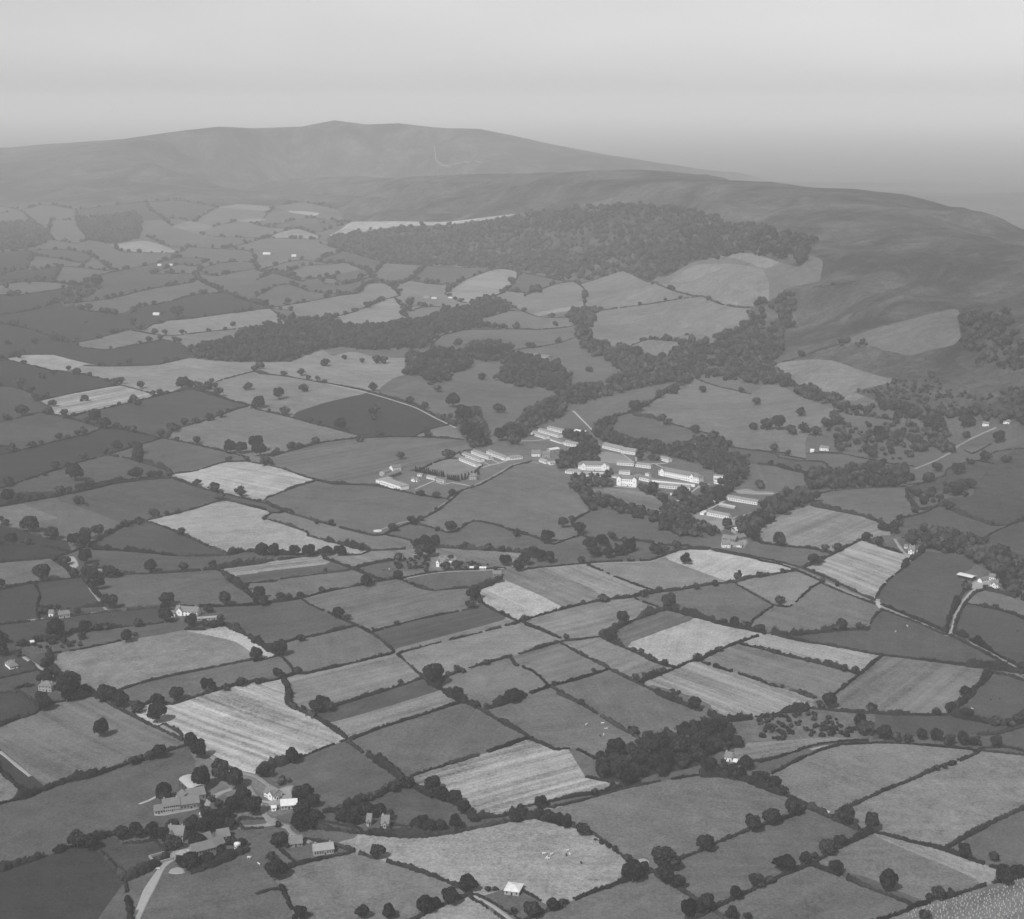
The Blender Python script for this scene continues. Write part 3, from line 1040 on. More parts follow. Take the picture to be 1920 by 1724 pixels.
# woods: label, tile, spacing m, crown m, outline
WOODS = '''
long dark wood lying across the middle distance below the pale far fields|J|9|10|-80,470 0,440 200,420 240,380 540,380 620,440 900,440 1000,405 1200,390 1400,330 1500,300 1650,235 1760,250 1860,300 1700,355 1590,385 1680,440 1560,450 1300,490 1200,595 800,605 600,580 400,625 250,685 0,690 -150,690 -440,660 -430,580 -200,540
round dark wood right of the parkland clumps|J|8|10|1760,830 1800,700 1850,655 1960,650 2080,690 2180,720 2240,790 2270,860 2300,950 2200,930 2050,870 1920,890 1840,850
valley wood running up from the hospital huts towards the hill|K|10|11|-20,1300 -60,1220 0,1160 120,1060 300,975 420,890 560,885 700,850 780,760 690,690 560,625 480,560 470,450 430,400 410,350 460,315 600,320 610,370 540,460 600,530 700,580 800,580 860,620 960,680 1130,660 1200,570 1290,530 1400,570 1500,515 1620,450 1700,400 1730,290 1850,250 1990,180 2050,300 2000,450 1950,600 1880,700 1900,790 1950,850 1750,850 1500,800 1300,800 1250,880 1200,850 1130,840 900,880 700,930 500,1000 300,1105 160,1180 80,1250
belt of trees behind the hospital pavilions|K|8|8|590,1200 660,1160 780,1230 900,1270 1100,1290 1250,1300 1330,1250 1480,1230 1570,1280 1540,1340 1500,1380 1650,1380 1710,1440 1680,1540 1600,1600 1540,1550 1450,1480 1350,1430 1200,1390 1100,1370 900,1330 750,1290 620,1250
cluster of trees between the rows of hospital huts|K|7|7.5|380,1170 440,1220 520,1230 610,1270 620,1330 630,1410 500,1430 420,1470 330,1470 310,1410 400,1350 480,1290 400,1240
trees in front of the two storey white hospital block|K|7|7|420,1560 500,1530 700,1500 710,1590 600,1600 470,1600
trees following the lane down from the hospital|F|7|8|410,0 500,0 540,60 640,130 800,190 950,225 1040,290 1020,320 850,265 700,215 560,230 490,120 420,50
trees round the white villas below the hospital|F|7|8|920,80 1000,50 1090,140 1140,200 1180,160 1150,110 1250,90 1320,110 1380,70 1440,130 1400,200 1340,240 1230,270 1300,310 1450,360 1480,400 1380,430 1280,420 1150,380 1060,370 1070,290 1110,200 1020,120
trees beside the lane between hospital and lower huts|F|8|9|1420,200 1400,120 1500,60 1560,0 1640,0 1600,60 1540,130 1480,170
wood on the bank between lower huts and domed field|F|8|10|1620,350 1700,290 1850,180 1940,120 2140,110 2150,180 1990,230 1880,290 1780,360 1770,440 1680,420
wooded gully curling round the dark domed field|G|8|10|1050,430 1200,400 1300,395 1450,395 1560,450 1700,500 1850,580 1960,620 1960,870 1800,820 1700,700 1600,620 1500,555 1350,530 1200,515 1130,480
wood edge on the right below the hillside lane|L|9|10|350,1500 560,1490 700,1455 900,1445 1110,1465 1120,1540 1000,1590 700,1600 500,1620 350,1610
rough thorn scrub on the slope above the hill foot wood|P|12|6|1600,735 1680,715 1740,700 1780,730 1850,745 1935,720 1935,790 1800,782 1680,765
wood at the foot of the hill on the right|L|10|11|550,1010 700,1030 900,1000 1200,1050 1500,1060 1900,1065 1940,1150 1700,1110 1500,1100 1300,1120 1000,1110 640,1060 620,1200 500,1200 450,1190 530,1120
dark strip of trees along the lower edge of the domed pasture|L|9|10|110,740 200,800 300,870 500,940 620,950 560,1010 450,990 300,930 150,850 0,850 0,800
thin strip of trees on the hill above the domed pasture|L|9|9|600,550 750,550 900,600 760,600 600,575
small dark wood on the far plain at left|T|12|13|430,690 600,690 760,660 800,700 780,800 620,838 500,810 440,740
small dark wood at the far left edge|T|12|13|-30,720 180,712 270,770 290,810 180,858 -30,870
rough trees scattered on the right hand lower slope|L|16|9|600,1120 1000,1130 1200,1140 1380,1200 1360,1330 1150,1400 900,1390 700,1330 560,1340 540,1260
dark trees on the slope below the hill lane at right|G|12|9|1130,110 1300,90 1420,50 1560,60 1540,120 1380,130 1250,190 1150,200
bushes and trees along the far hedgerows at left|I|14|10|430,250 520,150 700,110 730,180 620,230 480,290
trees at the back of the walled house garden|B|6|7|640,850 760,820 820,900 780,960 660,950 600,920
hillside wood covering the lower slope of the long hill|U|15|15|30,745 200,712 420,685 650,672 900,650 1045,615 1240,640 1330,720 1420,780 1560,760 1700,780 1760,830 1800,860 1690,960 1560,895 1380,955 1240,950 1000,895 870,882 545,872 330,856 180,815 60,780
dense clump of park trees left of the round wood|J|8|9|1070,780 1080,650 1160,610 1230,640 1270,590 1340,600 1420,615 1530,650 1540,745 1410,770 1390,830 1260,860 1190,790
oval clump of park trees above the round wood|J|8|9|1500,620 1560,560 1700,548 1830,580 1840,640 1720,695 1560,670
dark clump where the park path meets the hospital lane|J|8|8.5|1430,1070 1480,1025 1600,1045 1625,1130 1665,1190 1640,1305 1550,1310 1490,1200
undergrowth filling the dense wood at bottom right of centre|C|5.5|6|620,600 640,500 720,400 860,400 1000,340 1200,280 1400,220 1480,190 1540,220 1650,340 1680,380 1500,420 1450,450 1380,510 1200,560 1000,590 880,650 760,640
bushes in the kitchen gardens by the lane junction|S|7|3.2|520,830 700,860 760,940 700,1000 560,990 480,900
bushes round the farmhouse above the lane junction|S|6|3.5|380,200 520,190 640,210 600,280 480,300 400,290
gardens and bushes behind the left village|D|8|4|140,1190 300,1140 480,1120 640,1150 600,1200 400,1230 200,1240
garden shrubs along the lane by the garden house|E|6|3.5|960,600 1060,570 1250,560 1250,640 1100,660 980,630
garden shrubs right of the two gabled garden house|E|7|4|1440,590 1560,590 1700,610 1700,640 1500,640
shrubs in the orchard plot below the hospital|F|8|4.5|620,470 760,420 860,440 880,530 740,570 620,560
shrubs between the stone farm and the lane|R|6|4|1130,560 1250,500 1400,430 1450,560 1500,680 1550,760 1300,800 1150,800 1110,700
upper wood joining the hillside wood|P|15|14|985,405 1150,385 1300,400 1400,425 1530,450 1500,500 1400,475 1300,492 1240,520 1180,470 1080,440
dark wood high on the slope at the right edge|L|12|11|1450,340 1780,335 1850,480 1960,650 1980,760 1750,740 1560,690 1500,600 1460,480
'''.strip().split('\n')
# ------------------------------------------------------------------ surveyed buildings
# short name (a landmark) | label | kind | tile x1,y1 x2,y2 (foot of the front) | depth wall_height roof_rise | roof walls roofmat | extras
BUILD = '''
lowest left hand hut row|white fronted ward hut, lowest of the four west rows|hut|Q 1095,408 1300,492|8 3.2 2.2|gable white hutroof|bays=11
second left hand hut row|white fronted ward hut, second row up of the west group|hut|Q 1130,355 1338,432|8 3.2 2.2|gable white hutroof|bays=11
third left hand hut row|white fronted ward hut, third row up of the west group|hut|Q 1240,325 1445,402|8 3.2 2.2|gable white hutroof|bays=12
top left hand hut row|white fronted ward hut, top row of the west group|hut|Q 1425,328 1640,412|8 3.2 2.2|gable white hutroof|bays=12
lowest end block|small white end block of the lowest west hut|shed|Q 1300,490 1365,478|7 3.2 1.6|hip white slate|win=3
second end block|small white end block of the second west hut|shed|Q 1338,430 1402,420|7 3.2 1.6|hip white slate|win=3
third end block|small white end block of the third west hut|shed|Q 1447,402 1508,394|7 3.2 1.6|hip white slate|win=3
top end block|small white end block of the top west hut|shed|Q 1642,410 1698,398|7 3.2 1.6|hip white slate|win=3
curved hut by the lane bend|low white hut closest to the dark valley wood and lane|hut|Q 1705,405 1850,390|8 3.2 2|hip white hutroof|bays=8
long white flat building|long white flat roofed building with a row of dark windows|works|Q 150,700 392,772|13 5.5 .5|flat white tin|win=13
white wing of the flat building|white wing standing at the left end of the long flat building|works|Q 95,690 150,702|22 5 .5|flat white tin|win=2
dark roofed U shaped block|grey roofed block behind the white wing, open side forward|works|Q 240,640 400,575|8 4 2.5|gable brick slate|win=7
small grey block beside white wing|small grey hall at the back of the white wing|works|Q 200,600 285,568|9 4 2.5|gable pale slate|win=3
white end of the U shaped block|bright white gabled end house above the grey block|house|Q 298,548 398,528|9 6 3|gable white slate|win=4;chim=1
cottage between hospital workshops|tiny white gabled cottage between paths at the workshops|house|Q 515,655 590,668|6 3 2.5|gable white slate|win=2;gab=.5
long low white shed with paved yard|low white shed beside the path junction at the workshops|shed|Q 700,622 798,645|7 3 1.2|gable white tin|win=6
small hut one|first white hut of the little row by the path|shed|Q 818,655 832,658|4 2.6 1|gable white tin|win=1
small hut two|second white hut of the little row by the path|shed|Q 842,660 856,663|4 2.6 1|gable white tin|win=1
small hut three|third white hut of the little row by the path|shed|Q 866,666 880,669|4 2.6 1|gable white tin|win=1
small hut four|last white hut of the little row by the path|shed|Q 890,672 908,676|4 2.6 1|gable white tin|win=1
lane side villa|pale two storey villa among bushes beside the hospital lane|house|Q 1210,640 1300,645|9 6 3.5|hip pale slate|win=4;sto=2;chim=2
white flat outbuilding at the workshops|white flat store near the top path of the workshops|shed|Q 590,598 645,600|6 3 .4|flat white tin|win=2
nearest hut by the dark wood|white ward hut, lowest of three beside the dark valley wood|hut|N 265,335 460,398|8 3.2 2.2|gable white hutroof|bays=10
middle hut by the dark wood|white ward hut, middle of three beside the dark valley wood|hut|N 362,295 640,378|8 3.2 2.2|gable white hutroof|bays=14
top hut by the dark wood|white ward hut, top of three beside the dark valley wood|hut|N 490,262 742,330|8 3.2 2.2|gable white hutroof|bays=12
plain white long hut|plain white long hut joined to the path fork|shed|N 525,415 680,465|8 3.4 1.8|gable white slate|win=8
ward hut half under the trees|ward hut running right into the cluster of trees|hut|N 720,480 900,515|8 3.4 3|gable white hutroof|bays=8
white roofed open shed|open shed with a bright white roof above the tree cluster|shed|N 855,315 1000,340|11 4 2|gable pale whiteroof|win=4
long pavilion above the lawn|long grey roofed pavilion with white front above the triangular lawn|hut|N 1250,520 1510,585|10 3.6 4|gable white hutroof|bays=14
right half of the long pavilion|right hand half of the long grey roofed lawn pavilion|hut|N 1520,590 1700,620|10 3.6 4|gable white hutroof|bays=9
bright bow fronted end pavilion|small white pavilion at the left end of the long one|shed|N 1145,505 1235,505|9 3.6 3|hip white slate|win=5
left hut of the double row|white ward hut, left of the pair below the lawn|hut|N 1455,755 1680,775|8 3.2 2.4|gable white hutroof|bays=10
right hut of the double row|white ward hut, right of the pair below the lawn|hut|N 1715,780 1915,808|8 3.2 2.4|gable white hutroof|bays=9
two gabled pavilion|two storey white pavilion with two front gables and slate roof|block|N 915,825 1345,838|12 6.5 4.5|hip white slate|win=16;sto=2;gab=.17,.84
low hut below the gabled pavilion|long low white hut just below the two gabled pavilion|hut|N 740,868 960,892|8 3.2 2.6|hip white hutroof|bays=10
half hidden hut behind trees|ward hut half hidden by the trees before the gabled pavilion|hut|N 965,925 1225,950|8 3.2 2.6|gable white hutroof|bays=12
white main block|tall bright white block with two gables, front of hospital|block|N 1455,1035 1720,1062|13 8.5 3.5|gable white slate|win=10;sto=2;gab=.1,.9;chim=2
low link building|low white link building left of the tall white block|shed|N 1365,925 1472,942|7 3.4 1.6|gable white slate|win=6
white kitchen range|white range of low buildings right of the tall block|works|N 1700,950 1900,995|9 3.8 1.8|gable white slate|win=9
upper covered way|long dark roofed covered way below the two gabled pavilion|walk|N 935,874 1350,894|3.5 3 1|gable white slate|win=0
lower covered way|long covered way running right from the kitchen range|walk|O 262,500 840,574|3.5 3 1|gable white slate|win=0
white finned hut above main block|small white finned hut above the tall white block|hut|N 1485,880 1630,893|7 3.2 1.6|gable white hutroof|bays=8
lower boiler yard building|lower white building of the boiler house yard|works|O 1125,585 1225,608|7 3.6 .6|flat white tin|win=6
white store below boiler yard|white store standing below the boiler yard trees|shed|O 1100,690 1160,690|6 3.5 1.2|gable white whiteroof|win=2
white water tower|white square tower standing behind the kitchen range|tower|N 1842,945 1895,955|6 9 1|hip white slate|win=2;sto=2
small villa by the hospital lane|small white villa among bushes beside the valley wood|house|N 275,640 392,640|9 5 4|gable white slate|win=4;sto=2;chim=2
slate roofed house by the lane|slate roofed house right of the small white villa|house|N 420,650 530,650|9 5 4|hip pale slate|win=3;chim=1
barn with white curved roof|barn with bright white roof in the walled yard|barn|N 525,585 655,570|8 4 2|arch pale whiteroof|win=3
lane side white cottage|white lane side cottage below the walled yard|house|N 372,710 462,742|7 3.4 2|gable white tin|win=3
second lane side cottage|smaller white cottage by the lane below the yard|house|N 530,758 600,752|6 3.2 2|gable white tin|win=2
long two storey pavilion|longest two storey white pavilion with gables at both ends|block|O 375,420 890,528|11 6.5 4.5|hip white slate|win=22;sto=2;gab=.1,.84
lower right ward hut|long ward hut below the longest two storey pavilion|hut|O 385,580 775,622|8 3.2 2.6|gable white hutroof|bays=18
hut at the top path|white hut beside the curved path, nearest the tree belt|hut|O 385,228 500,255|8 3.2 2.4|gable white hutroof|bays=6
boiler house range|white boiler house range by the path junction|works|O 1085,525 1240,560|10 4.5 1.4|flat white tin|win=8
white laundry building|white laundry block behind the boiler house range|works|O 1080,482 1200,492|7 5 .4|flat white tin|win=6
tiny white workshop|tiny pale workshop in the trees below boiler house|shed|O 1110,600 1180,610|6 3 1|gable pale tin|win=2
villa with a white tower gable|white villa with a tall pointed gable among trees|house|O 600,785 675,792|9 5 5|hip white slate|win=3;gab=.5;sto=2
white garden house|small white garden house up left of the pointed villa|shed|O 556,685 580,680|4 4 1|hip white slate|win=1
white hip roofed villa|white square villa with grey hipped roof and one chimney|house|O 255,985 380,992|15 5.5 4.5|hip white slate|win=5;sto=2;chim=1
upper garden ward hut|white ward hut, upper of two among the hospital gardens|hut|O 1250,742 1640,805|8 3.2 2.4|gable white hutroof|bays=17
lower garden ward hut|white ward hut, lower of two among the hospital gardens|hut|O 1000,938 1270,988|8 3.2 2.4|gable white hutroof|bays=12
little white hut on garden path|little white hut where the garden path turns|shed|O 1048,808 1105,790|5 3 1|gable white whiteroof|win=2
second little hut on garden path|second little white hut lower on the garden path|shed|O 958,935 992,918|5 3 1|gable white whiteroof|win=2
long glasshouse|long pale glasshouse between the two garden huts|glass|O 1150,820 1350,858|5 2.2 1.8|gable glassy glassy|win=0
farm barn with arched roof|arched roof barn behind the farm at the hospital foot|barn|O 1370,1175 1488,1160|9 4 2.6|arch pale whiteroof|win=2
grey farm range|grey slate farm range between arched barn and white house|barn|O 1190,1262 1360,1290|9 4 3|gable stone slate|win=5
second grey farm range|grey stone range right of the white farmhouse yard|barn|O 1380,1270 1500,1250|9 4 3|gable stone slate|win=3
white farmhouse by the road bend|white farmhouse closest to the road bend under the hospital|house|O 1190,1355 1300,1358|8 5 3.5|gable white slate|win=5;sto=2;chim=2
white dairy beside farmhouse|small white dairy beside the farmhouse at the road bend|shed|O 1380,1345 1440,1352|7 3.5 2|gable white slate|win=2
pale cottage behind hospital trees|pale cottage peeping from the belt behind the hospital|house|O 755,88 795,92|7 4 2.5|gable pale slate|win=2
second pale cottage behind trees|second pale cottage peeping from the belt behind the hospital|house|O 830,68 855,70|7 4 2.5|gable white slate|win=1
white cottage below the right hill|small bright white cottage at the field corner below the hill|house|L 380,1345 405,1345|7 4 2|gable white whiteroof|win=1
white farm in the hill wood edge|white farmhouse at the wood edge below the hill|house|L 448,1325 512,1328|7 4.5 2.5|gable white slate|win=4;chim=1
left hill lane cottage|left of two white cottages at the top of hill lane|house|L 1620,1150 1665,1152|7 4.5 2.5|gable white slate|win=2;chim=1
right hill lane cottage|right of two white cottages at the top of hill lane|house|L 1768,1133 1812,1135|7 4.5 2.5|gable white slate|win=2;chim=1
gable fronted white farmhouse|white farmhouse with its gable to the front by the gully|house|W 530,378 598,384|10 5 4|gable white slate|win=3;sto=2;gab=.5;chim=2
outhouse of the gabled farmhouse|tiny white outhouse left of the gable fronted farmhouse|shed|W 487,312 522,312|4 3 1.5|gable white slate|win=1
shed right of the gabled farmhouse|tiny white shed right of the gable fronted farmhouse|shed|W 645,380 678,378|4 2.6 1|gable white whiteroof|win=1
long white roofed cattle shed|long open cattle shed with white roof in the dark meadow|barn|W 1113,668 1290,712|9 4.5 .8|gable dark whiteroof|win=0
white farm of three gables|bright white farmhouse group at the end of the drive|house|W 1515,785 1600,795|9 5.5 3|gable white slate|win=4;sto=2;chim=2;gab=.5
right wing of the white farm|right wing of the bright white farm by the drive|house|W 1608,795 1648,780|8 4 2.5|gable white slate|win=2
white yard wall building|long low white building behind the drive's yard|shed|W 1412,728 1492,698|5 3 2|gable white slate|win=3
back barn of the white farm|pale barn at the back of the drive's yard|barn|W 1500,692 1600,702|9 4 2.5|gable white slate|win=4
two gabled white house in the garden|white house with two gables among garden firs|house|E 1298,622 1345,632|10 6 3.5|gable white slate|win=3;sto=2;gab=.3;chim=1
right wing of the garden house|right wing of the white house among garden firs|house|E 1352,610 1440,606|8 5 3|gable white slate|win=3;chim=2
garden shed by the lane|small pale shed by the lane right of garden firs|shed|E 1540,650 1565,650|5 2.6 1|gable pale whiteroof|win=1
row of lane side sheds|pale lane side shed nearest the garden's right end|shed|E 1610,650 1655,650|4 2.4 1|gable pale whiteroof|win=2
grey lodge at the garden corner|grey lodge where the garden lane meets the pale crop|house|E 1705,700 1765,700|7 4 2.5|gable stone slate|win=2
dazzling white farmhouse|dazzling white farmhouse under a grey roof by the straight lane|house|D 1262,975 1420,985|9 5 4|gable white slate|win=7;sto=2;chim=2;gab=.2
white end wing of the lane farm|white left wing of the dazzling farmhouse|house|D 1232,990 1262,985|8 4 2|gable white slate|win=1
low pale sheds of lane farm|long low pale shed below the dazzling white farmhouse|shed|D 1420,1018 1560,1008|5 2.6 1|gable pale tin|win=4
pale ruined cottage|pale cottage with trees on the straight lane at left|house|D 425,1000 505,990|7 4 3|gable pale slate|win=3;chim=1
white cottage end in the dark trees|small white cottage end in dark trees at left|house|D 350,985 382,985|6 4 2.5|gable white slate|win=1
stone house at the lane top|grey stone house among trees at the top of track|house|D 672,700 732,702|8 5 3.5|gable stone slate|win=3;chim=1
hip roofed bungalow|hip roofed bungalow with pale walls at the left edge|house|X 125,1035 228,1012|16 2.8 4.5|hip white slate|win=4;chim=2
square house in the walled garden|square pale house in a hedged garden at left|house|X 478,1300 640,1312|9 5.5 3.5|hip pale slate|win=4;sto=2;chim=2
annexe of the garden square house|small annexe right of the square garden house|shed|X 665,1290 740,1280|7 3.5 2.5|gable stone slate|win=2
bright white shed roof|small shed with bright white roof at the village edge|shed|X 380,728 425,722|5 2.8 1|gable pale whiteroof|win=1
long stone farmhouse|long stone farmhouse with dark windows in the lowest farm|house|R 400,735 670,692|8 5.5 4|gable pale slate|win=8;sto=2;chim=2
left low range of stone farmhouse|low range continuing the stone farmhouse to the left|barn|R 262,760 395,738|7 3 3|gable pale slate|win=3
stone farm cart house|stone cart house with dark doors right of the long farmhouse|barn|R 675,690 985,640|9 4.5 4|gable stone slate|win=6
upper slate barn|slate roofed barn behind the cart house|barn|R 800,565 1085,505|11 4.5 4|gable stone slate|win=4
grey roofed cowshed|grey roofed cowshed left of the curved hay barn|barn|R 570,520 640,590|13 3.5 3.5|gable stone slate|win=2
curved roof hay barn|hay barn with a pale curved iron roof|dutch|R 665,300 850,470|11 5.5 2.6|arch dark tinpale|win=0
bright white cart shed|bright white shed between cowshed and curved barn|shed|R 745,430 810,470|6 3 1|gable white whiteroof|win=1
square pale cart shed|square pale shed at the foot of the stone farm|shed|R 985,810 1085,818|6 3 1|gable pale whiteroof|win=1
twin chimney farmhouse|farmhouse with twin gable chimneys in the lowest village|house|R 465,1185 715,1200|9 5.5 5|gable pale slate|win=6;sto=2;chim=2;gab=.25
long slate cow range|long slate range at the foot of the lowest village|barn|R 885,1445 1250,1340|9 3.5 4|gable stone slate|win=8
right part of slate cow range|right part of the long slate range, with pale front|barn|R 1255,1335 1400,1270|9 3.5 4|gable pale slate|win=4
upper right slate barn|slate barn at the upper right of the lowest village|barn|R 1290,1200 1480,1160|9 3.5 4|gable stone slate|win=3
slate wing with pointed gable|slate wing with pointed gable beside the domed tree|barn|R 1040,1290 1200,1230|8 3.5 5|gable stone slate|win=3
open fronted grey shed|open fronted shed with grey roof beside the village drive|shed|R 610,1450 700,1490|9 3 1|gable dark tin|win=0
tiny white roofed privy|tiny shed with bright white roof beside the drive|shed|R 700,1425 780,1435|5 2.6 .8|gable pale whiteroof|win=1
white walled lane farmhouse|white walled farmhouse facing the lane junction|house|S 310,415 415,460|8 4.5 3|gable white slate|win=5;sto=2;chim=1;gab=.75
side wing of lane farmhouse|right hand gabled wing of the lane junction farmhouse|house|S 418,462 465,450|7 4.2 3|gable white slate|win=2
long pale roofed cottage row|long cottage with a pale roof above the lane junction|house|S 492,560 662,545|8 3.4 3|gable pale whiteroof|win=5
white shed of cottage row|small white shed at the left end of pale roofed cottage|shed|S 392,575 440,570|4 2.6 1|gable white whiteroof|win=1
left lodge among dark trees|small pointed lodge left of the gabled lodge in trees|house|S 1395,725 1440,730|7 4 4.5|gable pale slate|win=2;gab=.5
gabled lodge by the field gate|stone lodge with pointed gable by a white gate gap|house|S 1552,765 1630,768|8 5 4.5|gable pale slate|win=3;gab=.5;chim=1
thatched looking cottage|brown roofed cottage right of bushes below the lane|house|S 580,962 718,945|8 3 4|gable stone slate|win=3;chim=1
pair of pale cottages|pair of pale cottages in gardens inside the hedge corner|house|S 842,1052 1052,1020|9 4 3|gable pale tin|win=8;chim=2
white roofed field barn|barn with bright white hipped roof beside the bottom lane|barn|B 1788,1450 1892,1462|11 3.2 2|hip pale whiteroof|win=3
white cottage at the wood's end|small white cottage at the right end of dense wood|house|C 1530,488 1580,498|7 4 3|gable white slate|win=2;chim=1
pale outhouse at the wood's end|pale outhouse right of cottage by the dense wood|shed|C 1590,515 1615,522|5 3 1.5|gable pale whiteroof|win=1
white farm at far wood clearing|far white farm building left of the pale curved field|house|J 1262,232 1300,232|8 4.5 2.5|gable white slate|win=3
second far farm building|second far farm building beside the pale curved field|shed|J 1385,228 1425,230|7 3.5 2|gable white slate|win=2
grey far farm range|grey range left of the far white farm|barn|J 1205,225 1250,228|8 3.5 2.5|gable pale slate|win=3
mansion in the round wood clearing|pale mansion range beside the round dark wood|house|K 90,640 260,665|12 4 2|gable pale slate|win=8
far crossroads house|far white house at the tree lined crossroads|house|I 1100,350 1145,352|8 4 2|gable white whiteroof|win=2
far white farm on the plain|far white farm on the plain, brightest of the distance|house|T 1478,893 1520,893|9 5 2|gable white whiteroof|win=2
second far plain house|far white house right of the brightest distant farm|house|T 1640,905 1665,905|9 5 2|gable white whiteroof|win=1
third far plain house|far white house left among distant hedges|house|T 886,958 906,958|9 5 2|gable white whiteroof|win=1
fourth far plain house|far pale house right of the distant left one|house|T 945,958 970,958|9 5 2|gable white whiteroof|win=1
'''.strip().split('\n')
# more landmarks used only to say where a tree, hedge or field stands
MARKS = '''
B 1050,620 bright gateway where four hedges meet
B 330,200 big striped pale field
D 1200,1300 large smooth field below the dazzling farmhouse
C 1110,1190 big round oak at the field crossing
C 1100,400 dense wood at bottom right of centre
M 300,250 rough white scrub patch
M 1100,800 wide mottled field at right
M 1700,1500 field of white stooks
F 1400,600 pale field under the road bend
G 700,600 pale striped field by the straight road
G 860,890 white lane mouth on the straight road
G 1370,1105 drive mouth on the straight road
G 1880,1390 road corner at the right edge
F 1240,600 lone tree on the pale field
F 1300,1150 pale diamond shaped field
F 350,1160 crossing of hedges right of centre
E 1010,1250 bend of the long winding hedge
E 900,900 broad field below the garden house
E 870,370 white round tank in the meadow
J 700,1080 dark triangular ploughed field
J 1300,720 parkland tree clumps
J 300,550 long dark wood
I 700,930 pale field with one round tree
I 1350,880 clump at the copse corner
I 250,700 thin pale field at the left
E 200,400 pale field in the bend of double lane
J 50,1380 thick roadside clump
K 1000,400 large open slope below the hill
K 1000,1180 dark enclosed pasture above the hospital
K 1300,950 broad pasture with lone trees
L 400,800 domed pasture on the hill foot
G 1350,700 dark domed meadow
G 150,480 big tree under the curved field
A 520,1500 pig tailed drive end
A 1400,620 tall trees of the stone farm
E 1250,1450 tree cluster on the winding hedge
J 100,300 pointed field corner beyond the wood
I 950,400 tree lined crossroads
I 1500,150 wooded hedge of the far plain
D 500,1500 dark tree mass of the left village
T 700,950 hedges of the distant plain
D 1600,150 meeting of the double lane hedges
F 850,1250 hedge of bushes below pale diamond
G 540,1560 trees at the narrow field ends
'''.strip().split('\n')
COWS = 'C 228,1162 w;C 285,1168 w;C 250,1192 w;C 262,1198 w;C 400,1140 w;C 417,1168 w;C 390,1172 d;C 497,1227 d;C 535,232 w;C 650,222 w;C 680,262 w;C 660,306 w;C 634,312 d;G 1080,1058 w;G 995,1098 w;G 1873,1094 d;M 1745,46 d;M 1680,50 d;M 1545,118 w;I 1430,812 d;I 1462,815 d;E 960,648 w;E 918,655 d;A 1142,1272 w;A 1790,1190 w;S 150,1072 w;S 258,1142 w'.split(';')
# ------------------------------------------------------------------ materials (black and white photograph: greys only)
def new_mat(name):
    m = bpy.data.materials.new(name); m.use_nodes = True
    n = m.node_tree; b = n.nodes['Principled BSDF']; b.inputs['Roughness'].default_value = 0.9
    b.inputs['Specular IOR Level'].default_value = 0.15
    return m, n, b
def N(n, t, **k):
    q = n.nodes.new(t)
    for a, v in k.items(): setattr(q, a, v)
    return q
def math_(n, op, a, b=None, clamp=False):
    q = N(n, 'ShaderNodeMath', operation=op); q.use_clamp = clamp
    for i, v in enumerate((a, b)):
        if v is None: continue
        if isinstance(v, (int, float)): q.inputs[i].default_value = v
        else: n.links.new(v, q.inputs[i])
    return q.outputs[0]
def noise(n, vec, scale, detail=3, rough=.55):
    q = N(n, 'ShaderNodeTexNoise'); q.inputs['Scale'].default_value = scale; q.inputs['Detail'].default_value = detail
    q.inputs['Roughness'].default_value = rough
    if vec is not None: n.links.new(vec, q.inputs['Vector'])
    return q.outputs['Fac']
def grey(n, v):
    q = N(n, 'ShaderNodeCombineColor')
    for i in range(3): n.links.new(v, q.inputs[i])
    return q.outputs[0]
def att(n, name): return N(n, 'ShaderNodeAttribute', attribute_type='OBJECT', attribute_name=name).outputs['Fac']
def centred(n, v, amp): return math_(n, 'MULTIPLY', math_(n, 'SUBTRACT', v, .5), amp)

def crop_mat():
    m, n, b = new_mat('crop_and_grass')
    geo = N(n, 'ShaderNodeNewGeometry'); pos = geo.outputs['Position']
    mp = N(n, 'ShaderNodeVectorRotate', rotation_type='Z_AXIS'); n.links.new(pos, mp.inputs['Vector']); n.links.new(att(n, 'row_angle'), mp.inputs['Angle'])
    # broken rows: noise stretched along the rows
    def rows(sx, sy, det):
        s = N(n, 'ShaderNodeMapping'); s.inputs['Scale'].default_value = (sx, sy, .02); n.links.new(mp.outputs[0], s.inputs['Vector'])
        return noise(n, s.outputs[0], 1.0, det, .6)
    r1 = rows(.004, .16, 3); r2 = rows(.0035, .035, 2)
    st = math_(n, 'ADD', centred(n, r1, 2.4), centred(n, r2, 1.5))
    st = math_(n, 'MULTIPLY', st, att(n, 'row_amount'))
    fine = centred(n, noise(n, pos, .55, 5, .9), 2.8)
    med = centred(n, noise(n, pos, .06, 5, .7), 1.0)
    big = centred(n, noise(n, pos, .009, 3, .5), .75)
    pat = math_(n, 'MULTIPLY', centred(n, noise(n, pos, .11, 5, .8), 2.0), att(n, 'mottle'))
    ww_ = N(n, 'ShaderNodeTexNoise'); ww_.inputs['Scale'].default_value = .022; ww_.inputs['Detail'].default_value = 6; ww_.inputs['Roughness'].default_value = .6; ww_.inputs['Distortion'].default_value = 1.6; n.links.new(pos, ww_.inputs['Vector'])
    worn = math_(n, 'MULTIPLY', math_(n, 'SUBTRACT', ww_.outputs['Fac'], .58, True), 1.6)
    tot = math_(n, 'ADD', math_(n, 'ADD', math_(n, 'ADD', fine, worn), med), math_(n, 'ADD', big, math_(n, 'ADD', pat, st)))
    v = math_(n, 'MULTIPLY', att(n, 'tone'), math_(n, 'ADD', tot, 1.0))
    v = math_(n, 'MAXIMUM', v, .02)
    n.links.new(grey(n, v), b.inputs['Base Color'])
    bm = N(n, 'ShaderNodeBump'); bm.inputs['Strength'].default_value = .5; bm.inputs['Distance'].default_value = .4
    n.links.new(noise(n, pos, .8, 3, .7), bm.inputs['Height']); n.links.new(bm.outputs[0], b.inputs['Normal'])
    return m
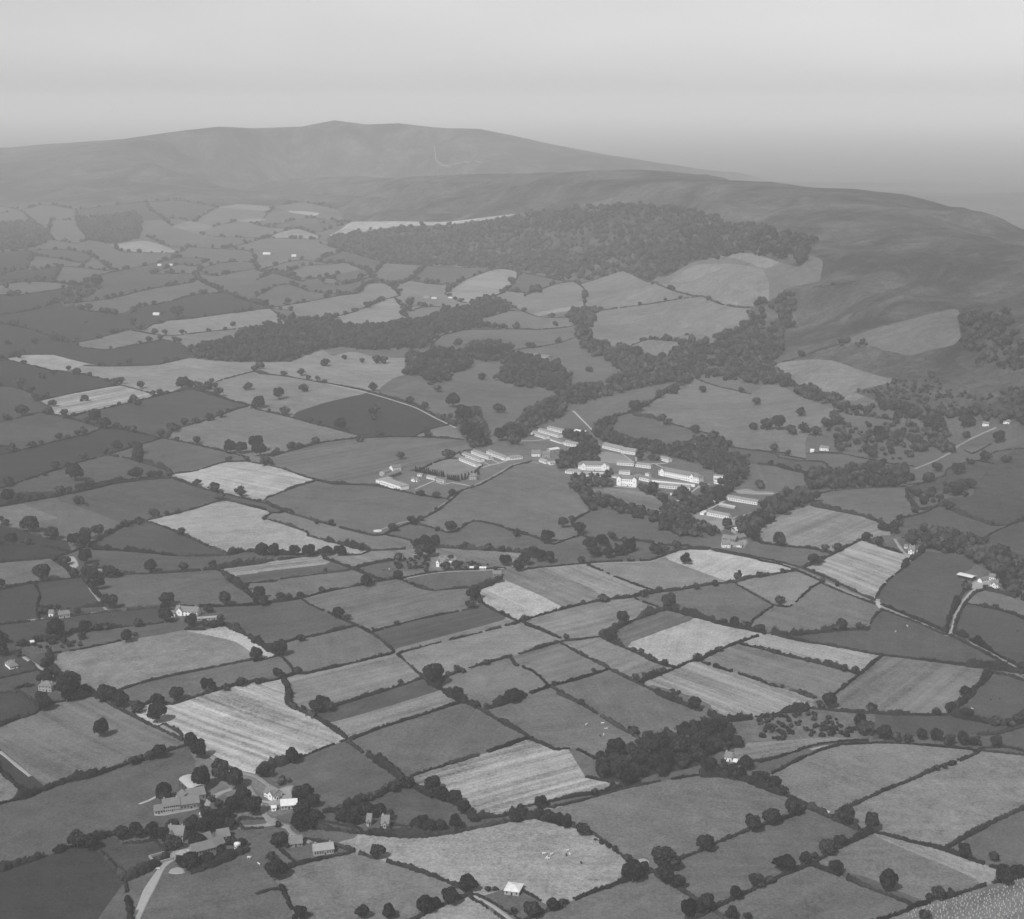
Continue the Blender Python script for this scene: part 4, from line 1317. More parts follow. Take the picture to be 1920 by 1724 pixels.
def moor_mat():
    m, n, b = new_mat('rough_ground')
    pos = N(n, 'ShaderNodeNewGeometry').outputs['Position']
    h = N(n, 'ShaderNodeSeparateXYZ'); n.links.new(pos, h.inputs[0])
    wv = N(n, 'ShaderNodeTexNoise'); wv.inputs['Scale'].default_value = .004; wv.inputs['Detail'].default_value = 6; wv.inputs['Roughness'].default_value = .74
    wv.inputs['Distortion'].default_value = .8; n.links.new(pos, wv.inputs['Vector'])
    rp = N(n, 'ShaderNodeMapRange'); rp.inputs['From Min'].default_value = .40; rp.inputs['From Max'].default_value = .62
    rp.inputs['To Min'].default_value = .022; rp.inputs['To Max'].default_value = .09; n.links.new(wv.outputs['Fac'], rp.inputs['Value'])
    fine = math_(n, 'ADD', centred(n, noise(n, pos, .035, 6, .85), 2.6), centred(n, noise(n, pos, .18, 4, .85), 2.2)); fine = math_(n, 'ADD', fine, centred(n, noise(n, pos, .011, 8, .8), 2.6))
    v = math_(n, 'MULTIPLY', rp.outputs[0], math_(n, 'ADD', fine, 1.0))
    low = math_(n, 'MULTIPLY', math_(n, 'ADD', math_(n, 'ADD', centred(n, noise(n, pos, .5, 4, .7), .6), centred(n, noise(n, pos, .02, 4, .6), .7)), 1.0), .10)
    hr = N(n, 'ShaderNodeMapRange'); hr.inputs['From Min'].default_value = 14; hr.inputs['From Max'].default_value = 34; n.links.new(h.outputs[2], hr.inputs['Value'])
    mx = N(n, 'ShaderNodeMix'); mx.data_type = 'FLOAT'; n.links.new(hr.outputs[0], mx.inputs[0]); n.links.new(low, mx.inputs[2]); n.links.new(v, mx.inputs[3]); v = mx.outputs[0]
    v = math_(n, 'MAXIMUM', v, .02)
    n.links.new(grey(n, v), b.inputs['Base Color'])
    bm = N(n, 'ShaderNodeBump'); bm.inputs['Strength'].default_value = 1.0; bm.inputs['Distance'].default_value = 6
    n.links.new(noise(n, pos, .06, 4, .7), bm.inputs['Height']); n.links.new(bm.outputs[0], b.inputs['Normal'])
    return m
def leaf_mat(name, lo, hi):
    m, n, b = new_mat(name)
    g = N(n, 'ShaderNodeNewGeometry'); oi = N(n, 'ShaderNodeObjectInfo')
    f = noise(n, g.outputs['Position'], .9, 3, .7)
    mr = N(n, 'ShaderNodeMapRange'); mr.inputs['From Min'].default_value = .3; mr.inputs['From Max'].default_value = .7
    mr.inputs['To Min'].default_value = lo; mr.inputs['To Max'].default_value = hi; n.links.new(f, mr.inputs['Value'])
    v = math_(n, 'MULTIPLY', mr.outputs[0], math_(n, 'ADD', math_(n, 'MULTIPLY', oi.outputs['Random'], .9), .6))
    v = math_(n, 'MULTIPLY', v, math_(n, 'ADD', centred(n, noise(n, g.outputs['Position'], .035, 3, .7), 3.2), 1.05)); v = math_(n, 'MAXIMUM', v, .006)
    v = math_(n, 'MULTIPLY', v, math_(n, 'ADD', centred(n, g.outputs['Random Per Island'], 1.5), 1.0))
    n.links.new(grey(n, v), b.inputs['Base Color'])
    return m
def flat_mat(name, val, amp=.25, sc=.7, rough=.85):
    m, n, b = new_mat(name); b.inputs['Roughness'].default_value = rough
    pos = N(n, 'ShaderNodeNewGeometry').outputs['Position']
    v = math_(n, 'MULTIPLY', math_(n, 'ADD', math_(n, 'ADD', centred(n, noise(n, pos, sc, 4, .65), amp), centred(n, noise(n, pos, sc * .12, 2, .5), amp)), 1.0), val)
    n.links.new(grey(n, v), b.inputs['Base Color'])
    return m
def roof_mat(name, val):
    m, n, b = new_mat(name); b.inputs['Roughness'].default_value = .6
    tc = N(n, 'ShaderNodeTexCoord').outputs['Object']
    s = N(n, 'ShaderNodeMapping'); s.inputs['Scale'].default_value = (.25, 2.2, 2.2); n.links.new(tc, s.inputs['Vector'])
    v = math_(n, 'MULTIPLY', math_(n, 'ADD', math_(n, 'ADD', centred(n, noise(n, s.outputs[0], 1, 3, .6), .35), centred(n, noise(n, tc, .35, 3, .6), .5)), 1.0), val)
    n.links.new(grey(n, v), b.inputs['Base Color'])
    return m
M = dict(crop=crop_mat(), moor=moor_mat(), leaf=leaf_mat('tree_leaves', .006, .034), hedge=leaf_mat('hedge_leaves', .007, .032),
         wood=leaf_mat('wood_canopy', .008, .042), bark=flat_mat('bark', .12), white=flat_mat('limewash', .86, .08),
         pale=flat_mat('pale_render', .36, .35), stone=flat_mat('field_stone', .22, .5), brick=flat_mat('brick_wall', .17, .3),
         dark=flat_mat('dark_boarding', .07, .3), slate=roof_mat('slate_roof', .19), hutroof=roof_mat('felt_hut_roof', .25), tin=roof_mat('grey_sheet_roof', .32),
         tinpale=roof_mat('pale_curved_iron', .42), whiteroof=roof_mat('white_sheet_roof', .68), glass=flat_mat('window_glass', .03, .1, .7, .25),
         glassy=flat_mat('greenhouse_glass', .4, .2, .7, .3), lane=flat_mat('lane_surface', .24, .35, .25), path=flat_mat('gravel_path', .38, .4, .3),
         track=flat_mat('dusty_track', .32, .6, .25), yard=flat_mat('trodden_yard', .27, .8, .12), stook=flat_mat('corn_stook', .42),
         cow_w=flat_mat('white_hide', .7), cow_d=flat_mat('dark_hide', .04), concrete=flat_mat('concrete', .6))

# ------------------------------------------------------------------ mesh helpers
def mesh(name, v, quads=None, tris=None, mat=None, smooth_=False):
    v = np.asarray(v, np.float32); me = bpy.data.meshes.new(name)
    fl = []; tot = []
    if quads is not None and len(quads): q = np.asarray(quads, np.int32); fl.append(q.ravel()); tot.append(np.full(len(q), 4, np.int32))
    if tris is not None and len(tris): t = np.asarray(tris, np.int32); fl.append(t.ravel()); tot.append(np.full(len(t), 3, np.int32))
    idx = np.concatenate(fl); tot = np.concatenate(tot)
    me.vertices.add(len(v)); me.vertices.foreach_set('co', v.ravel())
    me.loops.add(len(idx)); me.loops.foreach_set('vertex_index', idx)
    me.polygons.add(len(tot)); st = np.concatenate([[0], np.cumsum(tot)[:-1]]).astype(np.int32)
    me.polygons.foreach_set('loop_start', st); me.polygons.foreach_set('loop_total', tot)
    if smooth_: me.polygons.foreach_set('use_smooth', np.ones(len(tot), bool))
    me.update(calc_edges=True)
    if mat: me.materials.append(mat)
    return me
def obj(name, me, parent=None, loc=None, rz=0.0, sc=None):
    o = bpy.data.objects.new(name, me); COL.objects.link(o)
    if parent is not None: o.parent = parent
    if loc is not None: o.location = loc
    if rz: o.rotation_euler = (0, 0, rz)
    if sc is not None: o.scale = sc
    return o
def tag(o, label, cat=None, group=None, kind=None):
    o['label'] = label
    if cat: o['category'] = cat
    if group: o['group'] = group
    if kind: o['kind'] = kind
    return o
class MB:
    def __init__(s): s.v = []; s.f = []
    def box(s, x0, y0, z0, x1, y1, z1):
        b = len(s.v); s.v += [(x0, y0, z0), (x1, y0, z0), (x1, y1, z0), (x0, y1, z0), (x0, y0, z1), (x1, y0, z1), (x1, y1, z1), (x0, y1, z1)]
        s.f += [(b, b + 3, b + 2, b + 1), (b + 4, b + 5, b + 6, b + 7), (b, b + 1, b + 5, b + 4), (b + 1, b + 2, b + 6, b + 5), (b + 2, b + 3, b + 7, b + 6), (b + 3, b, b + 4, b + 7)]
    def poly(s, vs, fs): b = len(s.v); s.v += vs; s.f += [tuple(b + i for i in f) for f in fs]
    def mesh(s, name, mat):
        me = bpy.data.meshes.new(name); me.from_pydata(s.v, [], s.f); me.materials.append(mat); return me
def catmull(p, step=10.0):
    p = np.asarray(p, float)
    if len(p) < 3: 
        n = max(2, int(np.hypot(*(p[1] - p[0])) / step) + 1)
        return p[0] + (p[1] - p[0]) * np.linspace(0, 1, n)[:, None]
    q = np.vstack([2 * p[0] - p[1], p, 2 * p[-1] - p[-2]]); out = []
    for i in range(1, len(q) - 2):
        a, b, c, d = q[i - 1:i + 3]; L = np.hypot(*(c - b)); n = max(1, int(L / step))
        T = .5
        for k in range(n):
            t = k / n
            m1 = (c - a) * T * min(1, L / max(np.hypot(*(b - a)), 1e-6)) ; m2 = (d - b) * T * min(1, L / max(np.hypot(*(d - c)), 1e-6))
            out.append((2 * t ** 3 - 3 * t * t + 1) * b + (t ** 3 - 2 * t * t + t) * m1 * .8 + (-2 * t ** 3 + 3 * t * t) * c + (t ** 3 - t * t) * m2 * .8)
    out.append(p[-1]); return np.array(out)
def resample(P, s):
    d = np.concatenate([[0], np.cumsum(np.linalg.norm(np.diff(P, axis=0), axis=1))]); n = max(2, int(d[-1] / s) + 1)
    t = np.linspace(0, d[-1], n); return np.stack([np.interp(t, d, P[:, k]) for k in range(P.shape[1])], 1)

# ------------------------------------------------------------------ boundaries: read, snap, place on the terrain
raw = []
for L in LINES:
    st, t = L[0], L[1]; c = [tuple(map(float, q.split(','))) for q in L[3:].split(';')[0].split()]
    raw.append([st, np.array([tp(t, *q) for q in c])])
wood_polys = []
for L in WOODS:
    lb, t, spc, dm, cc = L.split('|'); poly = np.array([tp(t, *map(float, q.split(','))) for q in cc.split()]); 
    if float(spc) > 17: continue
    wood_polys.append(poly); raw.append(['x', np.vstack([poly, poly[:1]])])
def nearest_on(p, Q):
    a, b = Q[:-1], Q[1:]; d = b - a; t = np.clip(((p - a) * d).sum(1) / np.maximum((d * d).sum(1), 1e-9), 0, 1)
    c = a + t[:, None] * d; e = np.hypot(*(c - p).T); i = e.argmin(); return c[i], e[i]
lines = []
for st, P in raw: lines.append([st, catmull(P, 7.0)])
FR = np.array([(-160., 420.), (-160., 1800.), (2080., 1800.), (2080., 420.)])
for i, (st, P) in enumerate(lines):
    for end in (0, -1):
        p = P[end].copy(); k = min(3, len(P) - 1); d = p - P[k if end == 0 else -1 - k]; d = d / max(np.hypot(*d), 1e-6)
        out_ = (p[0] < 22 and d[0] < -.2) or (p[0] > 1898 and d[0] > .2) or (p[1] > 1700 and d[1] > .15)
        if out_ and np.hypot(*(P[0] - P[-1])) > 2:
            ext = [p + d * s for s in np.arange(12, 900, 12.)]; ext = [q for q in ext if -172 < q[0] < 2092 and q[1] < 1812]
            if ext: lines[i][1] = P = np.vstack([np.array(ext)[::-1], P]) if end == 0 else np.vstack([P, ext])
lines.append(['x', resample(FR, 30.)])
loose = []
def nearest_seg(p, Q):
    a, b = Q[:-1], Q[1:]; d = b - a; t = np.clip(((p - a) * d).sum(1) / np.maximum((d * d).sum(1), 1e-9), 0, 1)
    c = a + t[:, None] * d; e = np.hypot(*(c - p).T); i = int(e.argmin()); return c[i], float(e[i]), i
for i in range(len(lines)):
    st, P = lines[i]
    if np.hypot(*(P[0] - P[-1])) < 2 and len(P) > 4: P[-1] = P[0]; continue
    for end in (0, -1):
        p = lines[i][1][end].copy(); best = None; tol = 15.0 if p[1] > 700 else 10.0 if p[1] > 500 else 7.0
        if not (2 < p[0] < 1918) or p[1] > 1720: continue
        for j, (s2, Q) in enumerate(lines):
            if j == i or abs(Q[:, 1] - p[1]).min() > tol + 8: continue
            q, e, k = nearest_seg(p, Q); e += 0 if s2 != 'x' else 2
            if e < tol and (best is None or e < best[0]): best = (e, j, q, k)
        if best is None: loose.append((st, p.round().tolist())); continue
        e, j, q, k = best; Q = lines[j][1]
        vd = np.hypot(*(Q - q).T); v = int(vd.argmin())
        if vd[v] < 2.0: q = Q[v].copy()
        else: lines[j][1] = np.insert(Q, k + 1, q, axis=0)
        P = lines[i][1]; m = q - p; P[end] = q
        if len(P) > 5:
            n1, n2 = (1, 2) if end == 0 else (-2, -3)
            if np.hypot(*(P[n1] - p)) > 0: P[n1] = P[n1] + m * .0
# ends hidden by tree clumps: carry the boundary on to the next one
def degree(p, i):
    for j, (s2, Q) in enumerate(lines):
        d = np.hypot(*(Q - p).T); m = d < .05
        if j == i: m[0] = m[-1] = False
        if m.any(): return True
    return False
n0 = len(lines); bridges = 0; left = []
for i in range(n0):
    P = lines[i][1]
    if np.hypot(*(P[0] - P[-1])) < .05: continue
    for end in (0, -1):
        P = lines[i][1]; p = P[end].copy()
        if degree(p, i) or p[0] < -150 or p[0] > 2070 or p[1] > 1790: continue
        k = min(3, len(P) - 1); d = p - P[k if end == 0 else -1 - k]; d = d / max(np.hypot(*d), 1e-6)
        R_ = 70 if p[1] > 800 else 50; best = None
        for rot in (0, .25, -.25, .5, -.5, .8, -.8):
            dd = np.array([d[0] * math.cos(rot) - d[1] * math.sin(rot), d[0] * math.sin(rot) + d[1] * math.cos(rot)])
            for j, (s2, Q) in enumerate(lines):
                A, B = Q[:-1], Q[1:]
                if (np.abs(Q - p).max(1).min() > R_ + 10): continue
                e = B - A; den = dd[0] * e[:, 1] - dd[1] * e[:, 0]; den = np.where(np.abs(den) < 1e-9, 1e-9, den)
                w_ = A - p; t = (w_[:, 0] * e[:, 1] - w_[:, 1] * e[:, 0]) / den; u = (w_[:, 0] * dd[1] - w_[:, 1] * dd[0]) / den
                ok = (t > 1.0) & (t < R_) & (u >= 0) & (u <= 1)
                if ok.any():
                    kk = int(np.where(ok, t, 1e9).argmin()); cost = t[kk] * (1 + 1.5 * abs(rot))
                    if best is None or cost < best[0]: best = (cost, j, kk, p + dd * t[kk])
        if best is None: left.append(p.round().tolist()); continue
        _, j, kk, q = best; lines[j][1] = np.insert(lines[j][1], kk + 1, q, axis=0); lines.append(['x', np.array([lines[i][1][end], q])]); bridges += 1

_off = np.cumsum([0] + [len(P) for _, P in lines]); _all = np.vstack([P for _, P in lines]); _w = unproj(_all[:, 0], _all[:, 1])
out = []
for i, (st, P) in enumerate(lines):
    Wp = _w[_off[i]:_off[i + 1]]; keep = np.hypot(Wp[:, 0], Wp[:, 1]) < 14000
    if keep.sum() > 1: out.append((st, Wp[keep], P[keep]))
lines = out

# ------------------------------------------------------------------ ground partition
pts = []; cons = []
for li, (st, Wp, S) in enumerate(lines):
    Q = Wp[:, :2]
    # close loops exactly
    b = len(pts); pts += [tuple(q) for q in Q]
    cons += [(b + k, b + k + 1, li) for k in range(len(Q) - 1)]
inner = len(pts)
r = 420.0
rows_ = []
while r < 14000:
    rows_.append(r); r *= 1.0105 if r < 6500 else 1.02
gp = []
for k, r in enumerate(rows_):
    st_ = .0115 if r < 6500 else .02
    a = np.arange(-.46, .461, st_) + (k % 2) * st_ / 2
    gp.append(np.stack([r * np.sin(a), r * np.cos(a)], 1))
a = np.linspace(-math.pi, math.pi, 49)[:-1]
for r in [150, 420, 900, 1500, 2500, 4000, 6000, 8000, 10000, 13000]:
    aa = a[np.abs(a) > .5]; gp.append(np.stack([r * np.sin(aa), r * np.cos(aa)], 1))
for r in [17000, 24000, 34000, 46000, 60000]: gp.append(np.stack([r * np.sin(a), r * np.cos(a)], 1))
gp = np.concatenate(gp)
allp = np.vstack([np.array(pts), gp])
vs, es, fs, ov, oe, of = delaunay_2d_cdt([Vector(p) for p in allp], [(a_, b_) for a_, b_, _ in cons], [], 0, 1e-3)
V2 = np.array([(v.x, v.y) for v in vs]); F = np.array([tuple(f) for f in fs], np.int64)
E = np.array([tuple(sorted(e)) for e in es], np.int64); isc = np.array([len(o) > 0 for o in oe])
nV = len(V2); ckey = set((E[isc, 0] * nV + E[isc, 1]).tolist())
fe = np.concatenate([np.sort(F[:, [0, 1]], 1), np.sort(F[:, [1, 2]], 1), np.sort(F[:, [2, 0]], 1)])
fk = fe[:, 0] * nV + fe[:, 1]; fi = np.tile(np.arange(len(F)), 3)
o_ = np.argsort(fk, kind='stable'); fk, fi = fk[o_], fi[o_]
same = np.nonzero(fk[1:] == fk[:-1])[0]
par = list(range(len(F)))
def find(a):
    while par[a] != a: par[a] = par[par[a]]; a = par[a]
    return a
for s in same:
    if int(fk[s]) in ckey: continue
    x, y = find(int(fi[s])), find(int(fi[s + 1]))
    if x != y: par[x] = y
comp = np.array([find(i) for i in range(len(F))])
Z2 = terr(V2[:, 0], V2[:, 1]); V3 = np.column_stack([V2, Z2])
A3 = V2[F]; area = .5 * np.abs((A3[:, 1, 0] - A3[:, 0, 0]) * (A3[:, 2, 1] - A3[:, 0, 1]) - (A3[:, 2, 0] - A3[:, 0, 0]) * (A3[:, 1, 1] - A3[:, 0, 1]))
ids, inv = np.unique(comp, return_inverse=True); carea = np.bincount(inv, area)
cen = A3.mean(1)
ccx = np.bincount(inv, cen[:, 0] * area) / carea; ccy = np.bincount(inv, cen[:, 1] * area) / carea
ground_c = carea.argmax()
bvh = BVHTree.FromPolygons([tuple(p) for p in V3], [tuple(map(int, f)) for f in F])
down = Vector((0, 0, -1))
def zmesh(x, y):
    h = bvh.ray_cast(Vector((x, y, 2000)), down); return h[0].z if h[0] else float(terr(x, y))
def zm(P): return np.array([zmesh(a_, b_) for a_, b_ in P])

# ------------------------------------------------------------------ naming by place: nearest landmark, direction, rank
marks = []
blds = []
for L in BUILD:
    c = L.split('|'); q = c[3].split(); t = q[0]; p1 = tp(t, *map(float, q[1].split(','))); p2 = tp(t, *map(float, q[2].split(',')))
    blds.append((c, p1, p2)); marks.append(((p1[0] + p2[0]) / 2, (p1[1] + p2[1]) / 2, c[0]))
for L in MARKS:
    t, q, nm = L.split(' ', 2); x, y = tp(t, *map(float, q.split(','))); marks.append((x, y, nm))
MK = np.array([(m[0], m[1]) for m in marks])
DIRS = ['right of', 'upper right of', 'above', 'upper left of', 'left of', 'lower left of', 'below', 'lower right of']
RANK = ['nearest', 'second', 'third', 'fourth', 'fifth', 'sixth', 'seventh', 'eighth', 'ninth', 'tenth', 'eleventh', 'twelfth']
def place_labels(items, noun, used=None):
    """items: (px, py, adjective); returns labels that single each one out by landmark, direction and rank"""
    buck = {}
    for i, (x, y, adj) in enumerate(items):
        d = np.hypot(MK[:, 0] - x, (MK[:, 1] - y) * 1.3); m = int(d.argmin())
        an = math.atan2(-(y - MK[m, 1]), x - MK[m, 0]); k = int(round(an / (math.pi / 4))) % 8
        buck.setdefault((m, k), []).append((d[m], i, adj))
    out = [None] * len(items)
    for (m, k), l in buck.items():
        l.sort()
        for r_, (d, i, adj) in enumerate(l):
            nm = marks[m][2]
            if d < 5 and r_ == 0: s = f'{adj} {noun} right at the {nm}'
            elif len(l) == 1: s = f'{adj} {noun} {DIRS[k]} the {nm}'
            else: s = f'{adj} {noun}, {RANK[min(r_, 11)]} {DIRS[k]} the {nm}'
            out[i] = s
    return out

def inside(P, poly):
    x, y = P[:, 0], P[:, 1]; r_ = np.zeros(len(P), bool); j = len(poly) - 1
    for i in range(len(poly)):
        xi, yi = poly[i]; xj, yj = poly[j]
        c = ((yi > y) != (yj > y)) & (x < (xj - xi) * (y - yi) / ((yj - yi) if yj != yi else 1e-9) + xi); r_ ^= c; j = i
    return r_
# ------------------------------------------------------------------ fields
def t2a(tone, r):
    lin = (tone / 255.0) ** 2.2 * KT; T = math.exp(-HAZE * r)
    return float(np.clip((lin - (1 - T) * AIR) / max(T, .25) / ILLUM, .028, .42))
ILLUM = 1.0; KT = 1.0
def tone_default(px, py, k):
    t = np.interp(py, [380, 450, 600, 900, 1300, 1700], [134, 128, 114, 98, 96, 90]); t -= 12 * max(0, 1 - px / 220)  # darker towards the left edge: lens falloff baked into the default tone
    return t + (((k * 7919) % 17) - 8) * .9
seed = {}
cb = BVHTree.FromPolygons([(p[0], p[1], 0.0) for p in V2], [tuple(map(int, f)) for f in F])
sr = [s.split() for s in SEEDS]
SP = np.array([tp(s[0], float(s[1]), float(s[2])) for s in sr]); SW = unproj(SP[:, 0], SP[:, 1])
for s, pw, pp in zip(sr, SW, SP):
    h = cb.ray_cast(Vector((pw[0], pw[1], 10)), down)
    if h[2] is None: continue
    c = int(inv[h[2]]); ang = 0.0
    if len(s) > 5:
        dx, dy = map(float, s[5].split(',')); q = unproj(pp[0] + dx * .12, pp[1] + dy * .12)[0]; ang = math.atan2(q[1] - pw[1], q[0] - pw[0])
    if c != ground_c: seed[c] = (float(s[3]), s[4], ang, s[:3])
cents = proj(np.column_stack([ccx, ccy, terr(ccx, ccy)]))
inwood = np.zeros(len(ids), bool)
for wp_ in wood_polys: inwood |= inside(cents, wp_)
for c_ in seed: inwood[c_] = False
fitems = []; fidx = []
order = np.argsort(inv, kind='stable'); bounds = np.searchsorted(inv[order], np.arange(len(ids) + 1))
ground_f = []
for c in range(len(ids)):
    tr = order[bounds[c]:bounds[c + 1]]
    cx, cy = cents[c]; rr = math.hypot(ccx[c], ccy[c])
    pxa = carea[c] * (FPX / rr) ** 2 * CAM_H / rr
    if c == ground_c or inwood[c] or (c not in seed and (pxa < 160 or ccy[c] < 0 or carea[c] > 9e5)):
        ground_f.append(tr); continue
    fidx.append((c, tr, cx, cy, rr))
TX = dict(g=('green pasture', .22, .22), s=('striped stubble', .9, .1), m=('mown hay', .55, .1), c=('tussocky pasture', .15, .6), r=('rough scrub', .0, 1.0))
def tone_word(t): return 'dark' if t < 84 else 'mid grey' if t < 108 else 'light' if t < 128 else 'very pale'
fspec = []
for c, tr, cx, cy, rr in fidx:
    if c in seed:
        tone, tex, ang = seed[c][:3]
        tone += np.interp(cy, [400, 600, 900, 1200, 1500], [2, 12, 20, 18, 11]) * np.interp(cx, [0, 250], [.3, 1]) + (9 if cx < 500 and 650 < cy < 1000 else 0)  # lift fades towards the left edge, leaving lens falloff in the tone
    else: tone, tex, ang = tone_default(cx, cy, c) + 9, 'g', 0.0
    if ang == 0.0: ang = (c * 2.399) % 3.14
    fspec.append((tone, tex, ang)); fitems.append((cx, cy, f'{tone_word(tone)} {TX[tex][0].split()[0]}'))
flab = place_labels(fitems, 'field')
def sub(tr):
    u, iv = np.unique(F[tr], return_inverse=True); return V3[u], iv.reshape(-1, 3)
seen_l = set()
for (c, tr, cx, cy, rr), (tone, tex, ang), lb in zip(fidx, fspec, flab):
    v, f = sub(tr)
    o = obj('field', mesh('field', v, tris=f, mat=M['crop'], smooth_=True))
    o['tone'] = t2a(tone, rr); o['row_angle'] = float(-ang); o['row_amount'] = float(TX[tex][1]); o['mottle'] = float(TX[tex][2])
    tag(o, lb, None, 'hedged fields of the valley', 'structure')
v, f = sub(np.concatenate(ground_f))
tag(obj('ground', mesh('ground', v, tris=f, mat=M['moor'], smooth_=True)), 'open hillside, wood floors and the rest of the ground to the horizon', None, None, 'structure')
print('fields', len(fidx), 'cdt faces', len(F))

# ------------------------------------------------------------------ lanes, tracks and paths
RWID = {}
for i, L in enumerate(ROADS):
    c = L.split(); wd = float(c[0]); kind = c[1]; P = np.array([tp(c[2], *map(float, q.split(','))) for q in c[3:]])
    S = catmull(P, 5.0); Wd = unproj(S[:, 0], S[:, 1])[:, :2]; Wd = resample(Wd, 5.0)
    T = np.gradient(Wd, axis=0); T /= np.maximum(np.linalg.norm(T, axis=1), 1e-6)[:, None]; Nn = np.stack([-T[:, 1], T[:, 0]], 1)
    wv = wd * (1 + .12 * np.sin(np.arange(len(Wd)) * .9 + i))
    offs = [-.5, -.5, -.18, .18, .5, .5]; lay = []
    for k, of_ in enumerate(offs):
        q = Wd + Nn * (wv * of_)[:, None]; z = zm(q) + (-.3 if k in (0, 5) else .16 + .002 * i)
        lay.append(np.column_stack([q, z]))
    Vv = np.stack(lay, 1).reshape(-1, 3); n = len(Wd); base = (np.arange(n - 1)[:, None] * 6 + np.arange(5)[None]).ravel()
    Q = np.stack([base, base + 1, base + 7, base + 6], 1)
    mt = {'lane': 'lane', 'track': 'track', 'path': 'path'}[kind]
    m_ = S[len(S) // 2]; d = np.hypot(*(MK - m_).T); nm = marks[int(d.argmin())][2]
    wording = {'lane': 'tarred country lane', 'track': 'dusty farm track', 'path': 'narrow pale footpath'}[kind]
    tag(obj({'lane': 'road', 'track': 'track', 'path': 'path'}[kind], mesh('road', Vv, quads=Q, mat=M[mt], smooth_=True)),
        f'{wording} passing the {nm}' + ('' if (kind, nm) not in RWID else f', {RANK[RWID[(kind, nm)]]} of its kind there'), None, None, 'structure')
    RWID[(kind, nm)] = RWID.get((kind, nm), 0) + 1
def patch(name, tile, coords, mat, label, kind='structure', lift=.11):
    P = np.array([tp(tile, *map(float, q.split(','))) for q in coords.split()]); P = catmull(np.vstack([P, P[:1]]), 6)[:-1]
    Wd = unproj(P[:, 0], P[:, 1])[:, :2]; c = Wd.mean(0); v = []; k = 4
    for j in range(k + 1): 
        q = c + (Wd - c) * (1 - j / (k + .3)); v.append(np.column_stack([q, zm(q) + (lift if j else -.2)]))
    v.insert(1, np.column_stack([Wd, zm(Wd) + lift])); n = len(Wd); R = len(v); V = np.vstack(v)
    Q = [(r_ * n + i, r_ * n + (i + 1) % n, (r_ + 1) * n + (i + 1) % n, (r_ + 1) * n + i) for r_ in range(R - 1) for i in range(n)]
    V = np.vstack([V, [[c[0], c[1], zmesh(*c) + lift]]]); Tt = [((R - 1) * n + i, (R - 1) * n + (i + 1) % n, R * n) for i in range(n)]
    return tag(obj(name, mesh(name, V, quads=Q, tris=Tt, mat=mat, smooth_=True)), label, None, None, kind)
patch('farmyard', 'R', '250,690 420,620 560,590 700,640 980,600 1000,640 900,680 680,720 420,770 250,770', M['yard'], 'pale trodden yard before the long stone farmhouse')
patch('farmyard', 'R', '720,1240 900,1250 1100,1180 1200,1230 1000,1330 880,1400 700,1400 520,1400 560,1340 740,1290', M['yard'], 'pale yard between twin chimney farmhouse and slate cow range', lift=.13)
patch('bare_ground', 'R', '520,1640 640,1600 740,1640 750,1700 600,1720 480,1700', M['track'], 'bright worn patch beside the curling village drive')
patch('farmyard', 'S', '420,350 560,300 640,290 600,340 640,450 560,480 480,500 380,520 340,480 440,450 470,420', M['yard'], 'pale farmyard behind the lane junction farmhouse')
patch('road', 'S', '300,560 340,600 400,650 450,680 420,715 330,720 350,660', M['lane'], 'wide mouth of the lane junction in the lowest village', lift=.19)
patch('farmyard', 'W', '1280,790 1300,720 1420,670 1500,640 1600,680 1650,740 1560,790 1400,800 1330,830', M['yard'], 'yard of the white farm of three gables')
patch('bare_ground', 'C', '905,1200 945,1188 990,1210 985,1235 930,1225', M['path'], 'pale stone heap beside the big round oak')
patch('bare_ground', 'M', '455,830 480,822 500,845 525,850 515,868 480,862', M['concrete'], 'bright white trampled spot at the hedge meeting')
patch('bare_ground', 'D', '470,560 530,548 570,620 520,645 500,620', M['path'], 'pale trodden gateway at the top of the left track')
patch('bare_ground', 'O', '1340,620 1500,590 1620,625 1870,635 1860,665 1600,668 1400,650', M['yard'], 'long pale terrace right of the boiler house', lift=.1)
patch('bare_ground', 'O', '1180,1220 1350,1200 1500,1200 1530,1290 1480,1350 1300,1340 1200,1290', M['yard'], 'farmyard under the arched roof barn')
patch('bare_ground', 'G', '845,880 870,868 900,900 880,930 860,905', M['path'], 'white lane mouth on the straight road', lift=.22)
patch('bare_ground', 'G', '1345,1105 1375,1085 1410,1105 1400,1122 1350,1120', M['path'], 'pale mouth of the farm drive on the straight road', lift=.22)
patch('lawn', 'N', '1190,600 1300,560 1500,600 1680,715 1400,730 1230,700', M['lane'], 'triangular lawn inside the hospital paths', lift=.05)
patch('garden', 'O', '800,910 960,890 1010,960 1300,1010 1400,960 1650,880 1600,960 1300,1080 1150,1140 900,1020', M['yard'], 'pale terraced garden below the lower garden ward hut', lift=.07)

